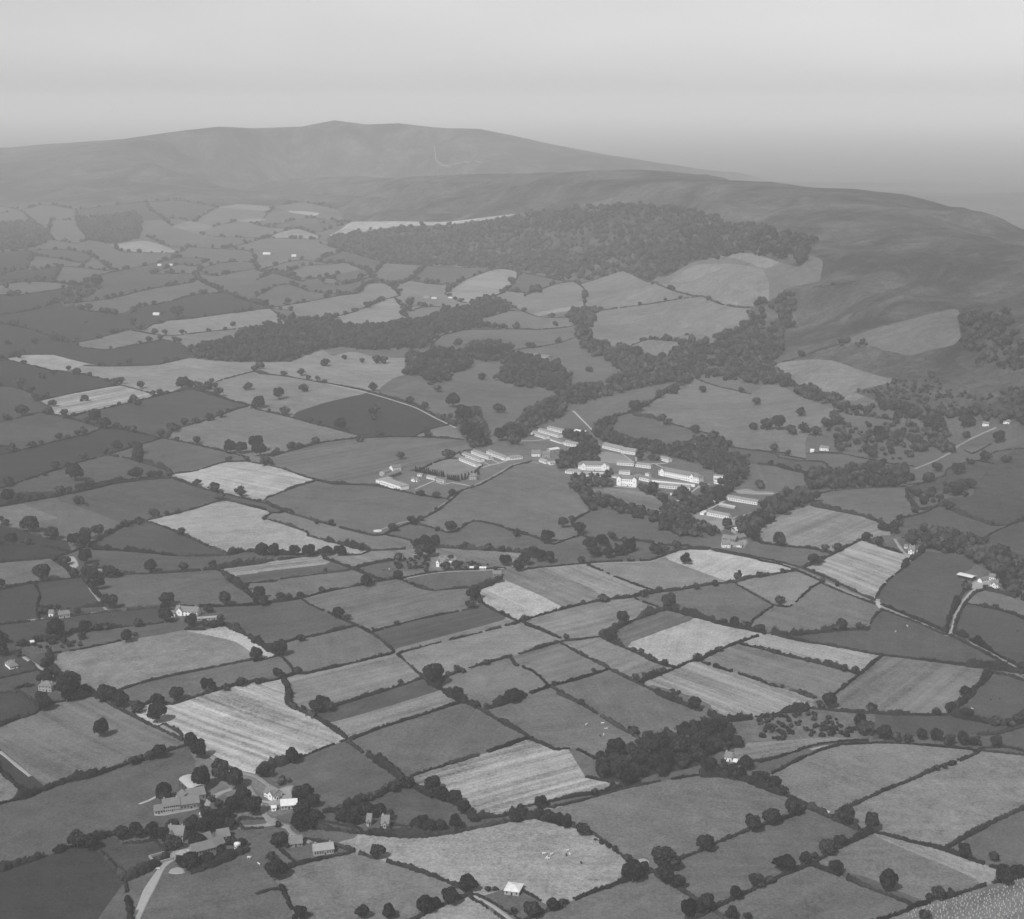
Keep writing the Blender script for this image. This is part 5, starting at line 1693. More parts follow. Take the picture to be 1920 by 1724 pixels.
# ------------------------------------------------------------------ hedges
def hedge_mesh(Wp, wd, ht, rr, bushy):
    s = float(np.clip(rr * .0016, 1.3, 9)); P = resample(Wp[:, :2], s); n = len(P)
    T = np.gradient(P, axis=0); T /= np.maximum(np.linalg.norm(T, axis=1), 1e-6)[:, None]; Nn = np.stack([-T[:, 1], T[:, 0]], 1)
    P = P + Nn * (rng.normal(0, .25, n))[:, None]
    z = terr(P[:, 0], P[:, 1])
    k = max(3, int(14 / s)); lf = np.convolve(rng.normal(0, 1, n + 2 * k), np.ones(k) / math.sqrt(k), 'same')[k:-k][:n]
    hm = np.clip(1 + (.45 if bushy else .25) * lf + rng.normal(0, .2, n), .35, 2.4); wm = np.clip(1 + (.35 if bushy else .2) * lf + rng.normal(0, .12, n), .5, 2)
    hm[0] *= .6; hm[-1] *= .6
    prof = [(-.5, -.35), (-.52, .45), (-.3, .9), (.0, 1.0), (.3, .88), (.52, .42), (.5, -.35)]; m = len(prof)
    V = np.zeros((n, m, 3))
    for j, (a_, b_) in enumerate(prof):
        jx = rng.normal(0, .07, n) * wd; jz = rng.normal(0, .06, n) * ht if b_ > 0 else 0
        V[:, j, :2] = P + Nn * (a_ * wd * wm + jx)[:, None]; V[:, j, 2] = z + np.where(b_ > 0, b_ * ht * hm, b_) + jz
    Vv = V.reshape(-1, 3); b0 = (np.arange(n - 1)[:, None] * m + np.arange(m - 1)[None]).ravel(); Q = [np.stack([b0, b0 + m, b0 + m + 1, b0 + 1], 1)]
    openg = np.zeros(n, bool)
    if not bushy or rng.random() < .5:
        for _ in range(rng.poisson(n * s / 110.)): k0 = rng.integers(2, max(3, n - 3)); openg[k0:k0 + max(1, int(rng.uniform(3, 8) / s))] = True
        Q[0] = Q[0][~np.repeat(openg[:n - 1], m - 1)]
    # leaf sprays over the body
    L = n * s; cnt = int(np.clip(L * (9 if rr < 1500 else 3.2 if rr < 2500 else .9) * (1.8 if bushy else 1), 8, 6000)); ls = np.clip(rr * .00055, .5, 1.8)
    i = rng.integers(0, n - 1, cnt); i = i[~openg[i]]; cnt = len(i); f = rng.random(cnt); a_ = rng.uniform(-.6, .6, cnt)
    q = P[i] * (1 - f)[:, None] + P[i + 1] * f[:, None] + Nn[i] * (a_ * wd * wm[i])[:, None]
    zz = terr(q[:, 0], q[:, 1]) + ht * hm[i] * (1.02 - 1.6 * a_ ** 2) * rng.uniform(.55, 1.12, cnt)
    C = np.column_stack([q, zz]); e1 = rng.normal(0, 1, (cnt, 3)); e1 /= np.linalg.norm(e1, axis=1)[:, None]; e2 = np.cross(e1, rng.normal(0, 1, (cnt, 3))); e2 /= np.linalg.norm(e2, axis=1)[:, None]
    sz = (ls * rng.uniform(.5, 1.1, cnt))[:, None] * .5
    LV = np.stack([C - e1 * sz - e2 * sz, C + e1 * sz - e2 * sz, C + e1 * sz + e2 * sz, C - e1 * sz + e2 * sz], 1).reshape(-1, 3)
    b = len(Vv); Q.append(b + np.arange(cnt * 4).reshape(-1, 4))
    return mesh('hedge', np.vstack([Vv, LV]), quads=np.vstack(Q), mat=M['hedge'])
HS = {'h': (2.0, 1.8, 'dark trimmed'), 't': (1.5, 1.2, 'thin low'), 'b': (3.3, 3.2, 'tall overgrown')}
hit = []; hl = []
for st, Wp, S in lines:
    if st == 'x': continue
    rr = float(np.hypot(Wp[:, 0], Wp[:, 1]).mean()); m_ = S[len(S) // 2]
    if S[:, 1].min() > 1790 or S[:, 0].max() < -20 or S[:, 0].min() > 1940: continue
    hl.append((st, Wp, S, rr)); hit.append((m_[0], m_[1], HS[st][2]))
hlab = place_labels(hit, 'hedge')
hs_px = sorted(range(len(hl)), key=lambda i: -np.linalg.norm(np.diff(hl[i][2], axis=0), axis=1).sum() * (3000 / hl[i][3]))
solo = set(hs_px[:300]); rest = []
ntri = 0
for i, ((st, Wp, S, rr), lb) in enumerate(zip(hl, hlab)):
    wd, ht, _ = HS[st]; g = 1 + max(0, rr - 1500) / 4500; wd *= g; ht *= 1 + .6 * (g - 1)
    me = hedge_mesh(Wp, wd, ht, rr, st == 'b'); ntri += len(me.polygons) * 2
    o = obj('hedge', me)
    if i in solo: tag(o, lb, 'hedge', 'field hedges')
    else: rest.append(o)
print('hedges', len(hl), 'tris', ntri)
if rest:
    vs_, qs_, b = [], [], 0
    for o in rest:
        me = o.data; n = len(me.vertices); co = np.empty(n * 3, np.float32); me.vertices.foreach_get('co', co); vs_.append(co.reshape(-1, 3))
        q = np.empty(len(me.loops), np.int32); me.loops.foreach_get('vertex_index', q); qs_.append(q.reshape(-1, 4) + b); b += n
        bpy.data.objects.remove(o)
    tag(obj('distant_hedges', mesh('distant_hedges', np.vstack(vs_), quads=np.vstack(qs_), mat=M['hedge'])), 'the faintest and shortest hedges of the far plain', 'hedges', None, 'stuff')

# ------------------------------------------------------------------ trees
def ico(sub_=1):
    import bmesh
    bm = bmesh.new(); bmesh.ops.create_icosphere(bm, subdivisions=sub_, radius=1.0)
    v = np.array([q.co[:] for q in bm.verts]); f = np.array([[q.index for q in g.verts] for g in bm.faces]); bm.free(); return v, f
ICO1 = ico(1); ICO2 = ico(2)
def crown_mesh(seed_, shape, nleaf):
    """unit crown: about 1 across, base at z=0"""
    r = np.random.RandomState(seed_); lobes = []
    if shape == 'c':
        for k in range(7): z = .15 + k * .2; lobes.append((r.normal(0, .05), r.normal(0, .05), z, .30 * (1 - .09 * k) + r.uniform(-.03, .05)))
    elif shape == 'p':
        for k in range(8): z = .12 + k * .22; lobes.append((r.normal(0, .02), r.normal(0, .02), z, .40 * (1 - .115 * k)))
    elif shape == 'k':
        for k in range(9): a = r.uniform(0, 6.28); d = r.uniform(.08, .38); lobes.append((d * math.cos(a), d * math.sin(a), .34 + r.uniform(0, .38) - d * .2, r.uniform(.13, .22)))
    else:
        if seed_ % 3 == 0: lobes += [(-.14, .05, .36, .27), (.16, -.06, .46, .25)]
        else: lobes.append((0, 0, .40, .33))
        for k in range(13): 
            a = r.uniform(0, 6.28); e = r.uniform(-.35, 1.2); d = r.uniform(.24, .38)
            lobes.append((d * math.cos(a) * math.cos(e), d * math.sin(a) * math.cos(e), .40 + .26 * math.sin(e), r.uniform(.11, .23)))
    V, Fc, b = [], [], 0
    w_ = np.array([l[3] ** 2 for l in lobes]); w_ /= w_.sum()
    iv, if_ = ICO1
    for x, y, z, rad in lobes:
        v = iv * rad * .86 * (1 + r.normal(0, .09, (len(iv), 1))) + (x, y, z); V.append(v); Fc.append(if_ + b); b += len(v)
    pick = r.choice(len(lobes), nleaf, p=w_); Lb = np.array(lobes)[pick]
    d = r.normal(0, 1, (nleaf, 3)); d /= np.linalg.norm(d, axis=1)[:, None]; d[:, 2] = np.where(d[:, 2] < -.5, -d[:, 2], d[:, 2])
    C = Lb[:, :3] + d * (Lb[:, 3] * r.uniform(.82, 1.2, nleaf))[:, None]
    e1 = r.normal(0, 1, (nleaf, 3)); e1 -= (e1 * d).sum(1)[:, None] * d * .6; e1 /= np.linalg.norm(e1, axis=1)[:, None]
    e2 = np.cross(e1, d + r.normal(0, .35, (nleaf, 3))); e2 /= np.linalg.norm(e2, axis=1)[:, None]
    s = (r.uniform(.02, .055, nleaf))[:, None]
    LV = np.stack([C - e1 * s - e2 * s, C + e1 * s - e2 * s, C + e1 * s + e2 * s, C - e1 * s + e2 * s], 1).reshape(-1, 3)
    return mesh('crown', np.vstack(V + [LV]), quads=b + np.arange(nleaf * 4).reshape(-1, 4), tris=np.vstack(Fc), mat=M['leaf'])
def trunk_mesh(seed_, h):
    r = np.random.RandomState(seed_); V, Q = [], []
    def limb(a_, b_, ra, rb):
        a_, b_ = np.array(a_), np.array(b_); d = b_ - a_; d = d / np.linalg.norm(d); u = np.cross(d, (.3, .9, .1)); u /= np.linalg.norm(u); w2 = np.cross(d, u); b = len(V)
        for p, rad in ((a_, ra), ((a_ + b_) / 2 + r.normal(0, .01, 3), (ra + rb) / 2), (b_, rb)):
            for k in range(7): an = k * 2 * math.pi / 7; V.append(p + u * math.cos(an) * rad + w2 * math.sin(an) * rad)
        for l in range(2):
            for k in range(7): Q.append((b + l * 7 + k, b + l * 7 + (k + 1) % 7, b + l * 7 + 7 + (k + 1) % 7, b + l * 7 + 7 + k))
    limb((0, 0, -.06), (r.normal(0, .015), r.normal(0, .015), h), .045, .03)
    for k in range(4): an = k * 1.6 + r.uniform(0, 1); limb((0, 0, h * .9), (.2 * math.cos(an), .2 * math.sin(an), h + .22), .025, .01)
    return mesh('trunk', V, quads=Q, mat=M['bark'])
CR = {}
for shp, cnt in (('r', 7), ('c', 2), ('p', 2), ('k', 3)):
    CR[shp] = [(crown_mesh(100 + i * 7 + ord(shp), shp, 2600 if shp == 'r' else 1500), trunk_mesh(50 + i, .42 if shp == 'k' else .2)) for i in range(cnt)]
tl = []
for L in TREES:
    t, rest_ = L[0], L[2:].split()
    for q in rest_:
        shp = 'r'
        if q[-1].isalpha(): shp = q[-1]; q = q[:-1]
        x, y, wd = map(float, q.split(',')); px, py = tp(t, x, y); tl.append((px, py, wd * TILE[t][2], shp))
tl = [t for t in tl if t[1] < 1732 and -12 < t[0] < 1932]
TP = np.array([(a_, b_) for a_, b_, _, _ in tl]); TW = unproj(TP[:, 0], TP[:, 1] - np.array([t[2] * .06 for t in tl]))
WORD = {'r': 'round crowned', 'c': 'tall narrow', 'p': 'dark pointed', 'k': 'open crowned'}
KIND = {'r': 'broadleaf_tree', 'c': 'columnar_tree', 'p': 'conifer', 'k': 'open_crowned_tree'}
rank = sorted(range(len(tl)), key=lambda i: -tl[i][2]); solo = set(rank[:286])
adj = ['large ' + WORD[t[3]] if t[2] > 26 else 'small ' + WORD[t[3]] if t[2] < 15 else WORD[t[3]] for t in tl]
si = [i for i in range(len(tl)) if i in solo]
tlab = dict(zip(si, place_labels([(tl[i][0], tl[i][1], adj[i]) for i in si], 'tree')))
small = []
for i, (px, py, wd, shp) in enumerate(tl):
    p = TW[i]; rr = float(np.linalg.norm(p - (0, 0, CAM_H))); dia = wd / FPX * rr * 1.04
    hs = rng.uniform(.92, 1.12); rz = rng.uniform(0, 6.28)
    if shp == 'c': dia *= 1.3
    if shp == 'p': dia *= 1.3
    if i in solo:
        cm, tm = random.choice(CR[shp]); root = obj(KIND[shp], None, loc=p); root.empty_display_size = 2
        lift = .06 if shp != 'k' else .0
        obj('crown', cm, root, (0, 0, lift * dia), rz, (dia * rng.uniform(.88, 1.12), dia * rng.uniform(.88, 1.12), dia * hs * (1.0 if shp != 'r' else rng.uniform(.9, 1.15)))); obj('trunk', tm, root, (0, 0, 0), 0, (dia, dia, dia))
        tag(root, tlab[i], 'tree', 'field and hedgerow trees')
    else: small.append((p, dia, hs))
# the remaining small trees, one mass
def blobs(P, D, H, leafn, rs):
    iv, if_ = ICO1; n = len(P); V = []; Fc = []
    nl = 4
    for k in range(nl):
        off = rs.normal(0, .22, (n, 3)) * (1, 1, .6); rad = (.36 if k == 0 else rs.uniform(.2, .3, n))
        v = iv[None] * (np.ones(n) * rad * D)[:, None, None] * (1 + rs.normal(0, .1, (n, len(iv), 1))) + (P + off * (0 if k == 0 else 1) * D[:, None] + np.array([0, 0, .42]) * D[:, None] * H[:, None])[:, None]
        V.append(v.reshape(-1, 3)); Fc.append((if_[None] + (np.arange(n) * len(iv))[:, None, None] + k * n * len(iv)).reshape(-1, 3))
    V = np.vstack(V); b = len(V); Fc = np.vstack(Fc); m = n * leafn
    i = np.repeat(np.arange(n), leafn); d = rs.normal(0, 1, (m, 3)); d /= np.linalg.norm(d, axis=1)[:, None]; d[:, 2] = np.abs(d[:, 2]) * .9 - .15
    C = P[i] + d * (D[i] * rs.uniform(.36, .5, m))[:, None] + np.array([0, 0, .42]) * (D[i] * H[i])[:, None]
    e1 = rs.normal(0, 1, (m, 3)); e1 /= np.linalg.norm(e1, axis=1)[:, None]; e2 = np.cross(e1, d); e2 /= np.maximum(np.linalg.norm(e2, axis=1), .1)[:, None]
    s = (D[i] * rs.uniform(.03, .07, m))[:, None]
    LV = np.stack([C - e1 * s - e2 * s, C + e1 * s - e2 * s, C + e1 * s + e2 * s, C - e1 * s + e2 * s], 1).reshape(-1, 3)
    return np.vstack([V, LV]), b + np.arange(m * 4).reshape(-1, 4), Fc
rs = np.random.RandomState(5)
# far hedgerow trees: dots along hedges beyond the surveyed ones
for st, Wp, S, rr in hl:
    if rr < 1900: continue
    L = np.linalg.norm(np.diff(Wp[:, :2], axis=0), axis=1).sum(); n = int(L / (60 if rr < 3000 else 30) * (2 if st == 'b' else 1)); R_ = resample(Wp[:, :2], 3.0)
    for k in range(n):
        q = R_[rs.randint(len(R_))] + rs.normal(0, 1.5, 2); small.append((np.array([q[0], q[1], float(terr(*q))]), rs.uniform(5, 11) * (1 + rr / 12000), 1.0))
P = np.array([s[0] for s in small]); D = np.array([s[1] for s in small]); H = np.array([s[2] for s in small])
V, Q, T = blobs(P, D, H, 90, rs)
tag(obj('small_trees', mesh('small_trees', V, quads=Q, tris=T, mat=M['leaf'])), 'the small and far hedgerow trees dotted along the hedges', 'trees', None, 'stuff')
print('trees', len(tl), 'small', len(small))
# poplar rows by the hospital playing field
for t, x0, y0, x1, y1, n in POPLARS:
    for k in range(n):
        f = k / (n - 1); px, py = tp(t, x0 + (x1 - x0) * f, y0 + (y1 - y0) * f); p = unproj(px, py)[0]
        root = obj('poplar', None, loc=p); cm, tm = CR['c'][k % 2]; s = 3.6 + rng.uniform(-.5, .5)
        obj('crown', cm, root, (0, 0, .3), k, (s, s, s * 1.1)); obj('trunk', tm, root, (0, 0, 0), 0, (s, s, s))
        tag(root, 'slim dark poplar in the row along the hospital playing field', 'tree', 'poplars along the hospital playing field')

# ------------------------------------------------------------------ woods
nw = 0
for L in WOODS:
    lb, t, spc, dm, c = L.split('|'); poly = np.array([tp(t, *map(float, q.split(','))) for q in c.split()]); spc, dm = float(spc), float(dm)
    Wd = unproj(poly[:, 0], poly[:, 1]); far = np.hypot(Wd[:, 0], Wd[:, 1]) > 12000
    lo, hi = Wd[~far, :2].min(0), Wd[~far, :2].max(0)
    gx, gy = np.meshgrid(np.arange(lo[0], hi[0], spc), np.arange(lo[1], hi[1], spc)); G = np.column_stack([gx.ravel(), gy.ravel()]) + rs.uniform(-.45, .45, (gx.size, 2)) * spc
    z = terr(G[:, 0], G[:, 1]); ok = inside(proj(np.column_stack([G, z])), poly); G, z = G[ok], z[ok]
    if len(G) == 0: continue
    D = dm * rs.uniform(.55, 1.6, len(G)); keep_ = wob(G[:, 0], G[:, 1], 70, 9) + rs.normal(0, .3, len(G)) < .95; G, z, D = G[keep_], z[keep_], D[keep_]; Hh = rs.uniform(.7, 1.15, len(G)); rr = np.hypot(G[:, 0], G[:, 1]).mean()
    V, Q, T = blobs(np.column_stack([G, z]), D, Hh, 30 if rr < 2300 else 14 if rr < 3200 else 3, rs)
    nw += len(Q) * 2 + len(T)
    tag(obj('wood', mesh('wood', V, quads=Q, tris=T, mat=M['wood'])), lb, 'wood', None, 'stuff')
print('wood tris', nw)
# rough scrub bushes on the pale patch
poly = np.array([tp('M', *q) for q in [(0, 190), (330, 140), (600, 150), (820, 230), (830, 320), (400, 320), (0, 350)]]); Wd = unproj(poly[:, 0], poly[:, 1]); lo, hi = Wd.min(0), Wd.max(0)
G = np.column_stack([rs.uniform(lo[0], hi[0], 170), rs.uniform(lo[1], hi[1], 170)]); z = terr(G[:, 0], G[:, 1]); ok = inside(proj(np.column_stack([G, z])), poly); G, z = G[ok], z[ok]
V, Q, T = blobs(np.column_stack([G, z]), rs.uniform(2, 5, len(G)), rs.uniform(.6, .9, len(G)), 60, rs)
tag(obj('scrub', mesh('scrub', V, quads=Q, tris=T, mat=M['hedge'])), 'bushes scattered over the rough white scrub patch', 'bushes', None, 'stuff')

# ------------------------------------------------------------------ buildings
win_me = {}
def win_mesh(w_, h_, kind='window'):
    k = (w_, h_, kind)
    if k not in win_me:
        b = MB(); b.box(-w_ / 2, -.05, 0, w_ / 2, .25, h_); win_me[k] = b.mesh(kind, M['glass'])
    return win_me[k]
bm_ = MB(); bm_.box(-.42, -.14, 0, .42, .24, 2.95); pier_me = bm_.mesh('pier', M['white'])
bm_ = MB(); bm_.box(-.4, -.4, -1.3, .4, .4, .8); bm_.box(-.16, -.16, .8, .16, .16, 1.15); chim_me = bm_.mesh('chimney', M['pale'])
def building(c, p1, p2):
    short, label, kind = c[0], c[1], c[2]; dep, wh, rh = map(float, c[4].split()); sf_ = .95 if kind in ('hut', 'block', 'works', 'walk') else .73; dep *= .82; wh *= sf_; rh *= .78; rt, wm, rm = c[5].split(); ex = dict(e.split('=') for e in c[6].split(';'))
    A_, B_ = unproj([p1[0], p2[0]], [p1[1], p2[1]]); L = float(np.hypot(*(B_ - A_)[:2])); an = math.atan2(B_[1] - A_[1], B_[0] - A_[0])
    z0 = float(terr(*(A_ + B_)[:2] / 2)); root = obj({'hut': 'ward_hut', 'block': 'hospital_block', 'works': 'workshop', 'glass': 'greenhouse', 'dutch': 'hay_barn', 'tower': 'water_tower', 'walk': 'covered_walkway'}.get(kind, kind), None, loc=(A_[0], A_[1], z0), rz=an)
    if dep > L * 1.8 and kind != 'works': dep = L * 1.8
    tag(root, label, {'hut': 'hut', 'block': 'building', 'works': 'building', 'glass': 'greenhouse', 'dutch': 'barn', 'tower': 'tower', 'walk': 'walkway'}.get(kind, kind))
    W = MB(); o = .35
    verand = kind == 'hut'
    y0 = .25 if verand else 0.0
    if kind == 'dutch' or wm == 'dark':
        for k in range(5):
            for y in (0, dep): W.box(L * k / 4 - .15, y - .15, -1, L * k / 4 + .15, y + .15, wh)
        W.box(.2, dep * .3, -1, L - .2, dep - .3, wh * .8); wall = obj('wall', W.mesh('wall', M['dark']), root)
    else:
        W.box(0, y0, -3, L, dep, wh)
        if rt == 'gable':
            for x0, x1 in ((0, .3), (L - .3, L)): W.poly([(x0, y0, wh), (x1, y0, wh), (x1, dep, wh), (x0, dep, wh), (x0, (y0 + dep) / 2, wh + rh), (x1, (y0 + dep) / 2, wh + rh)], [(0, 1, 5, 4), (2, 3, 4, 5), (1, 2, 5), (3, 0, 4)])
        wall = obj('wall', W.mesh('wall', M[wm]), root)
    R = MB(); th = .18; yc = dep / 2
    if rt == 'gable':
        e0 = -o if not verand else -.12
        sl = rh / (yc); zl = wh - sl * (0 - e0) * 1.0 + .06
        for (ya, za, yb, zb) in ((e0, wh + sl * e0 + .06, yc, wh + rh + .06), (dep + o, wh - sl * o + .06, yc, wh + rh + .06)):
            R.poly([(-o, ya, za), (L + o, ya, za), (L + o, yb, zb), (-o, yb, zb), (-o, ya, za + th), (L + o, ya, za + th), (L + o, yb, zb + th), (-o, yb, zb + th)],
                   [(0, 1, 2, 3), (4, 7, 6, 5), (0, 4, 5, 1), (1, 5, 6, 2), (2, 6, 7, 3), (3, 7, 4, 0)])
    elif rt == 'hip':
        i = min(dep / 2, L / 2 - .3); zb = wh + .05
        R.poly([(-o, -o, zb), (L + o, -o, zb), (L + o, dep + o, zb), (-o, dep + o, zb), (i, yc, wh + rh), (L - i, yc, wh + rh), (-o, -o, zb - .2), (L + o, -o, zb - .2), (L + o, dep + o, zb - .2), (-o, dep + o, zb - .2)],
               [(0, 1, 5, 4), (1, 2, 5), (2, 3, 4, 5), (3, 0, 4), (6, 9, 8, 7), (0, 6, 7, 1), (1, 7, 8, 2), (2, 8, 9, 3), (3, 9, 6, 0)])
    elif rt == 'flat':
        R.box(-.3, -.3, wh + .02, L + .3, dep + .3, wh + .32); R.box(L * .2, dep * .35, wh + .33, L * .8, dep * .65, wh + .33 + rh)
    else:
        n = 10; vs_ = []
        for k in range(n + 1):
            a_ = math.pi * k / n; y, z = dep / 2 - math.cos(a_) * (dep / 2 + .3), wh + math.sin(a_) * rh
            vs_ += [(-.4, y, z), (L + .4, y, z), (L + .4, y, z + .12), (-.4, y, z + .12)]
        R.poly(vs_, [q for k in range(n) for q in ((4 * k, 4 * k + 1, 4 * k + 5, 4 * k + 4), (4 * k + 3, 4 * k + 7, 4 * k + 6, 4 * k + 2), (4 * k, 4 * k + 4, 4 * k + 7, 4 * k + 3), (4 * k + 1, 4 * k + 2, 4 * k + 6, 4 * k + 5))] + [(0, 3, 2, 1), (4 * n, 4 * n + 1, 4 * n + 2, 4 * n + 3)])
    roof = obj('roof', R.mesh('roof', M[rm]), root)
    sto = int(ex.get('sto', 1)); nw_ = int(ex.get('win', 0)); fh = wh / sto
    ww = .75 if kind != 'works' else 1.0
    ww = min(ww, L / max(nw_, 1) * .5)
    for s in range(sto):
        for k in range(nw_):
            x = L * (k + .5) / nw_
            isdoor = (s == 0 and k == nw_ // 2 and kind in ('house', 'barn', 'block'))
            if isdoor: obj('door', win_mesh(round(ww * 1.2, 2), round(min(1.6, fh * .8), 2), 'door'), root, (x, -.0, .0))
            else: obj('window', win_mesh(round(ww, 2), round(min(1.2, fh * .45), 2)), root, (x, -.0, s * fh + fh * .32))
    if 'bays' in ex:
        nb = int(ex['bays'])
        dz = MB(); dz.box(0, -.08, 2.35, L, .2, 2.95); dz.box(0, -.1, .0, L, .05, .7); obj('verandah_rail', dz.mesh('verandah_rail', M['white']), root)
        for k in range(nb + 1):
            obj('pier', pier_me, root, (L * k / nb, 0, 0))
            if k < nb: obj('window', win_mesh(round(L / nb * .4, 2), 1.3), root, (L * (k + .5) / nb, y0 + .0, .85))
    if 'gab' in ex:
        for g_ in ex['gab'].split(','):
            gx = float(g_) * L; gw = min(2.5, L * .22); G_ = MB(); top = wh + min(rh * .95, gw * 1.1)
            G_.poly([(gx - gw, -1.0, -2), (gx + gw, -1.0, -2), (gx + gw, -1.0, wh), (gx, -1.0, top), (gx - gw, -1.0, wh), (gx - gw, dep * .4, -2), (gx + gw, dep * .4, -2), (gx + gw, dep * .4, wh), (gx, dep * .4, top), (gx - gw, dep * .4, wh)],
                    [(0, 1, 2, 3, 4), (5, 9, 8, 7, 6), (0, 4, 9, 5), (1, 6, 7, 2)])
            ga = obj('gable', G_.mesh('gable', M[wm]), root); g2 = MB()
            for sx in (-1, 1):
                xa, xb = gx + sx * (gw + .3), gx; za = wh - .3 * (top - wh) / gw + .05
                g2.poly([(xa, -1.3, za), (xb, -1.3, top + .05), (xb, dep * .45, top + .05), (xa, dep * .45, za), (xa, -1.3, za + .16), (xb, -1.3, top + .21), (xb, dep * .45, top + .21), (xa, dep * .45, za + .16)],
                        [(0, 3, 2, 1), (4, 5, 6, 7), (0, 1, 5, 4), (1, 2, 6, 5), (2, 3, 7, 6), (3, 0, 4, 7)])
            obj('gable_roof', g2.mesh('gable_roof', M[rm]), root); obj('window', win_mesh(.8, 1.0), ga, (gx, -1.0, wh * .55))
    for k in range(int(ex.get('chim', 0))):
        obj('chimney', chim_me, root, (L * (.12 if k == 0 else .86), yc, wh + rh * (.6 if rt == 'hip' else 1.0)))
    return root
for c, p1, p2 in blds: building(c, p1, p2)

# ------------------------------------------------------------------ small things
def at(t, x, y): px, py = tp(t, x, y); return unproj(px, py)[0]
# white round tank in the meadow
def disc(name, R_, h, mat, n=28, dome=0.0):
    v = [(R_ * math.cos(a_), R_ * math.sin(a_), -.5) for a_ in np.linspace(0, 2 * math.pi, n, endpoint=False)]
    v += [(x, y, h) for x, y, _ in v]; f = [(i, (i + 1) % n, n + (i + 1) % n, n + i) for i in range(n)]; v.append((0, 0, h + dome)); f += [(n + i, n + (i + 1) % n, 2 * n) for i in range(n)]
    me = bpy.data.meshes.new(name); me.from_pydata(v, [], f); me.materials.append(mat); return me
r_ = obj('round_tank', None, loc=at('E', 876, 370)); tag(r_, 'white round reservoir tank lying in the meadow by the lane', 'tank')
obj('tank_wall', disc('tank_wall', 4.4, .4, M['path']), r_); obj('lid', disc('lid', 4.0, .55, M['concrete'], dome=.2), r_)
r_ = obj('silo', None, loc=at('R', 1598, 1352)); tag(r_, 'small white round silo among bushes at the village end', 'silo')
obj('silo_wall', disc('silo_wall', 1.7, 4.2, M['white']), r_); obj('lid', disc('silo_cap', 1.8, 4.9, M['whiteroof'], dome=.9), r_)
# fenced pen
b = MB()
r_ = obj('cattle_pen', None, loc=at('R', 360, 1470), rz=.6); tag(r_, 'small square pale stone pen in the corner paddock', 'pen')
for q in ((-5, -5, 5, -4.4), (-5, 4.4, 5, 5), (-5, -4.4, -4.4, 4.4), (4.4, -4.4, 5, 4.4)):
    b = MB(); b.box(q[0], q[1], -1, q[2], q[3], 1.4); obj('wall', b.mesh('pen_wall', M['track']), r_)
# chimney stack of the boiler house (thin dark flue)
r_ = obj('flue', disc('flue', .6, 17, M['dark'], 10), loc=at('O', 1280, 480)); tag(r_, 'tall thin dark flue beside the boiler house range', 'chimney stack')
# cows
def cow_body():
    import bmesh
    b = MB(); b.box(-.38, -1.0, .75, .38, 1.0, 1.45); b.box(-.2, .95, 1.1, .2, 1.7, 1.55); b.box(-.17, 1.6, .95, .17, 2.0, 1.4)
    b.box(-.05, -1.12, .6, .05, -1.0, 1.4)
    for x in (-.3, .3):
        for y in (-.85, .85): b.box(x - .09, y - .1, -.1, x + .09, y + .1, .8)
        b.box(x - .12, 1.55, 1.4, x + .12, 1.65, 1.55)
    return b
cm = {'w': cow_body().mesh('cow', M['cow_w']), 'd': cow_body().mesh('cow', M['cow_d'])}
for me in cm.values():
    import bmesh
    bm = bmesh.new(); bm.from_mesh(me); bmesh.ops.bevel(bm, geom=list(bm.edges), offset=.08, segments=2, affect='EDGES'); bm.to_mesh(me); bm.free()
ci = [q.split() for q in COWS]; cp_ = [tp(q[0], *map(float, q[1].split(','))) for q in ci]
cl = place_labels([(p[0], p[1], 'white' if q[2] == 'w' else 'dark') for p, q in zip(cp_, ci)], 'grazing cow')
for q, p, lb in zip(ci, cp_, cl): tag(obj('cow', cm[q[2]], loc=unproj(*p)[0], rz=rng.uniform(0, 6.28), sc=(.8, .8, .8)), lb, 'cow', 'cattle grazing in the fields')
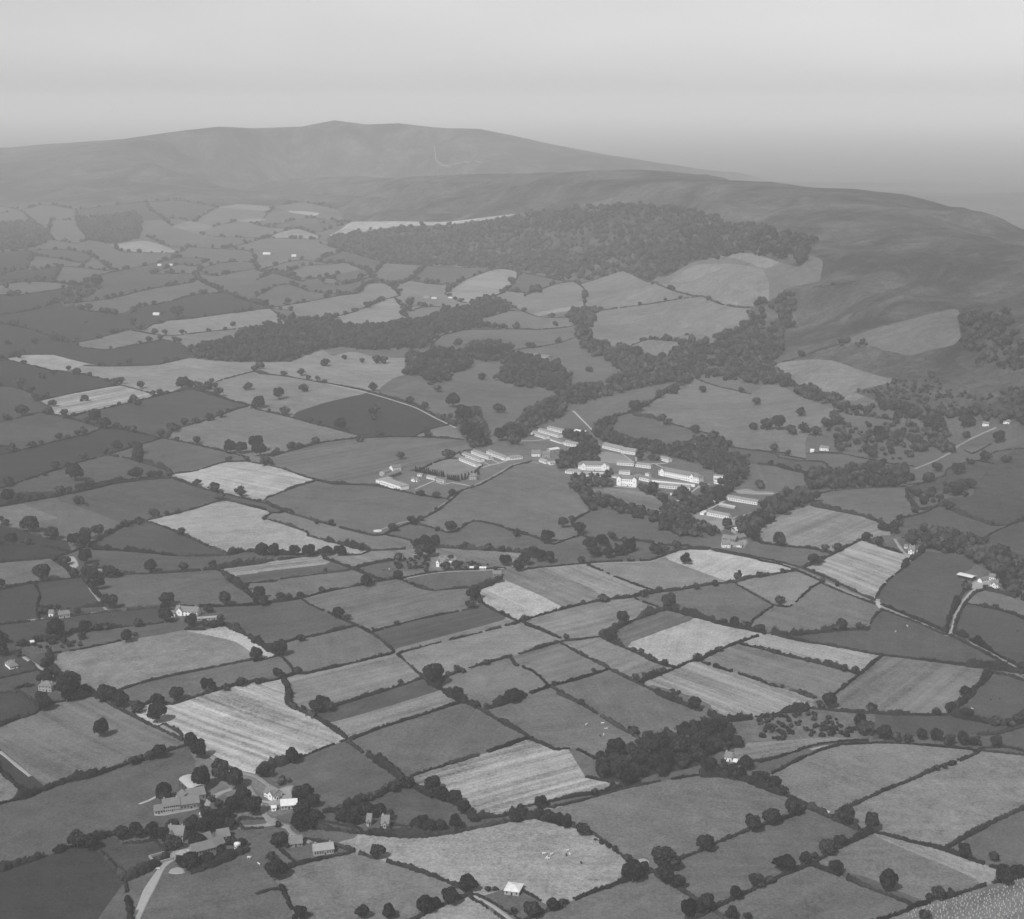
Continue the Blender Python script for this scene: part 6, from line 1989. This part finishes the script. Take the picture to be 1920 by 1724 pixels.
# stooks in the bottom right field
sv = MB()
n = 9; v = [(.55 * math.cos(i * 2 * math.pi / n), .55 * math.sin(i * 2 * math.pi / n), -.1) for i in range(n)] + [(.2 * math.cos(i * 2 * math.pi / n), .2 * math.sin(i * 2 * math.pi / n), 1.1) for i in range(n)] + [(.42 * math.cos(i * 2 * math.pi / n), .42 * math.sin(i * 2 * math.pi / n), 1.5) for i in range(n)]
sv.poly(v, [(k * n + i, k * n + (i + 1) % n, (k + 1) * n + (i + 1) % n, (k + 1) * n + i) for k in range(2) for i in range(n)] + [tuple(range(2 * n, 3 * n))])
stook = sv.mesh('stook', M['stook'])
A0, A1, A2 = at('M', 1095, 1600), at('M', 1760, 1395), at('M', 1260, 1690)
cnt = 0
for j in range(-8, 14):
    for i in range(0, 34):
        p = A0 + (A1 - A0) * (i / 24) + (A2 - A0) * (j / 6.0); s = proj(np.array([p[0], p[1], float(terr(p[0], p[1]))]))[0]
        if s[0] > 1935 or s[1] > 1735: continue
        lim = 1300 + np.interp((s[0] - 1420) / S5, [1000, 1120, 1300, 1500, 1690, 1810, 1950], [1600, 1545, 1490, 1430, 1372, 1352, 1312]) * S5
        if s[1] < lim + 6 or cnt > 290: continue
        x, y = p[0] + rng.normal(0, .8), p[1] + rng.normal(0, .8); cnt += 1
        tag(obj('stook', stook, loc=(x, y, float(terr(x, y))), rz=rng.uniform(0, 6), sc=(.62, .62, .5)), 'pale corn stook standing in the rows of the bottom right field', 'stook', 'stooks in the bottom right field')
print('stooks', cnt, 'objects', len(bpy.data.objects))

# ------------------------------------------------------------------ haze
hz = MB(); hz.box(-61000, -61000, -26, 61000, 61000, 520); hm_ = bpy.data.materials.new('haze'); hm_.use_nodes = True; n = hm_.node_tree; n.nodes.clear()
pv = n.nodes.new('ShaderNodeVolumePrincipled'); pv.inputs['Color'].default_value = (1, 1, 1, 1); pv.inputs['Density'].default_value = HAZE; pv.inputs['Anisotropy'].default_value = -0.12
mo = n.nodes.new('ShaderNodeOutputMaterial'); n.links.new(pv.outputs[0], mo.inputs['Volume'])
tag(obj('haze', hz.mesh('haze', hm_)), 'pale summer haze filling the valley', None, None, 'stuff')
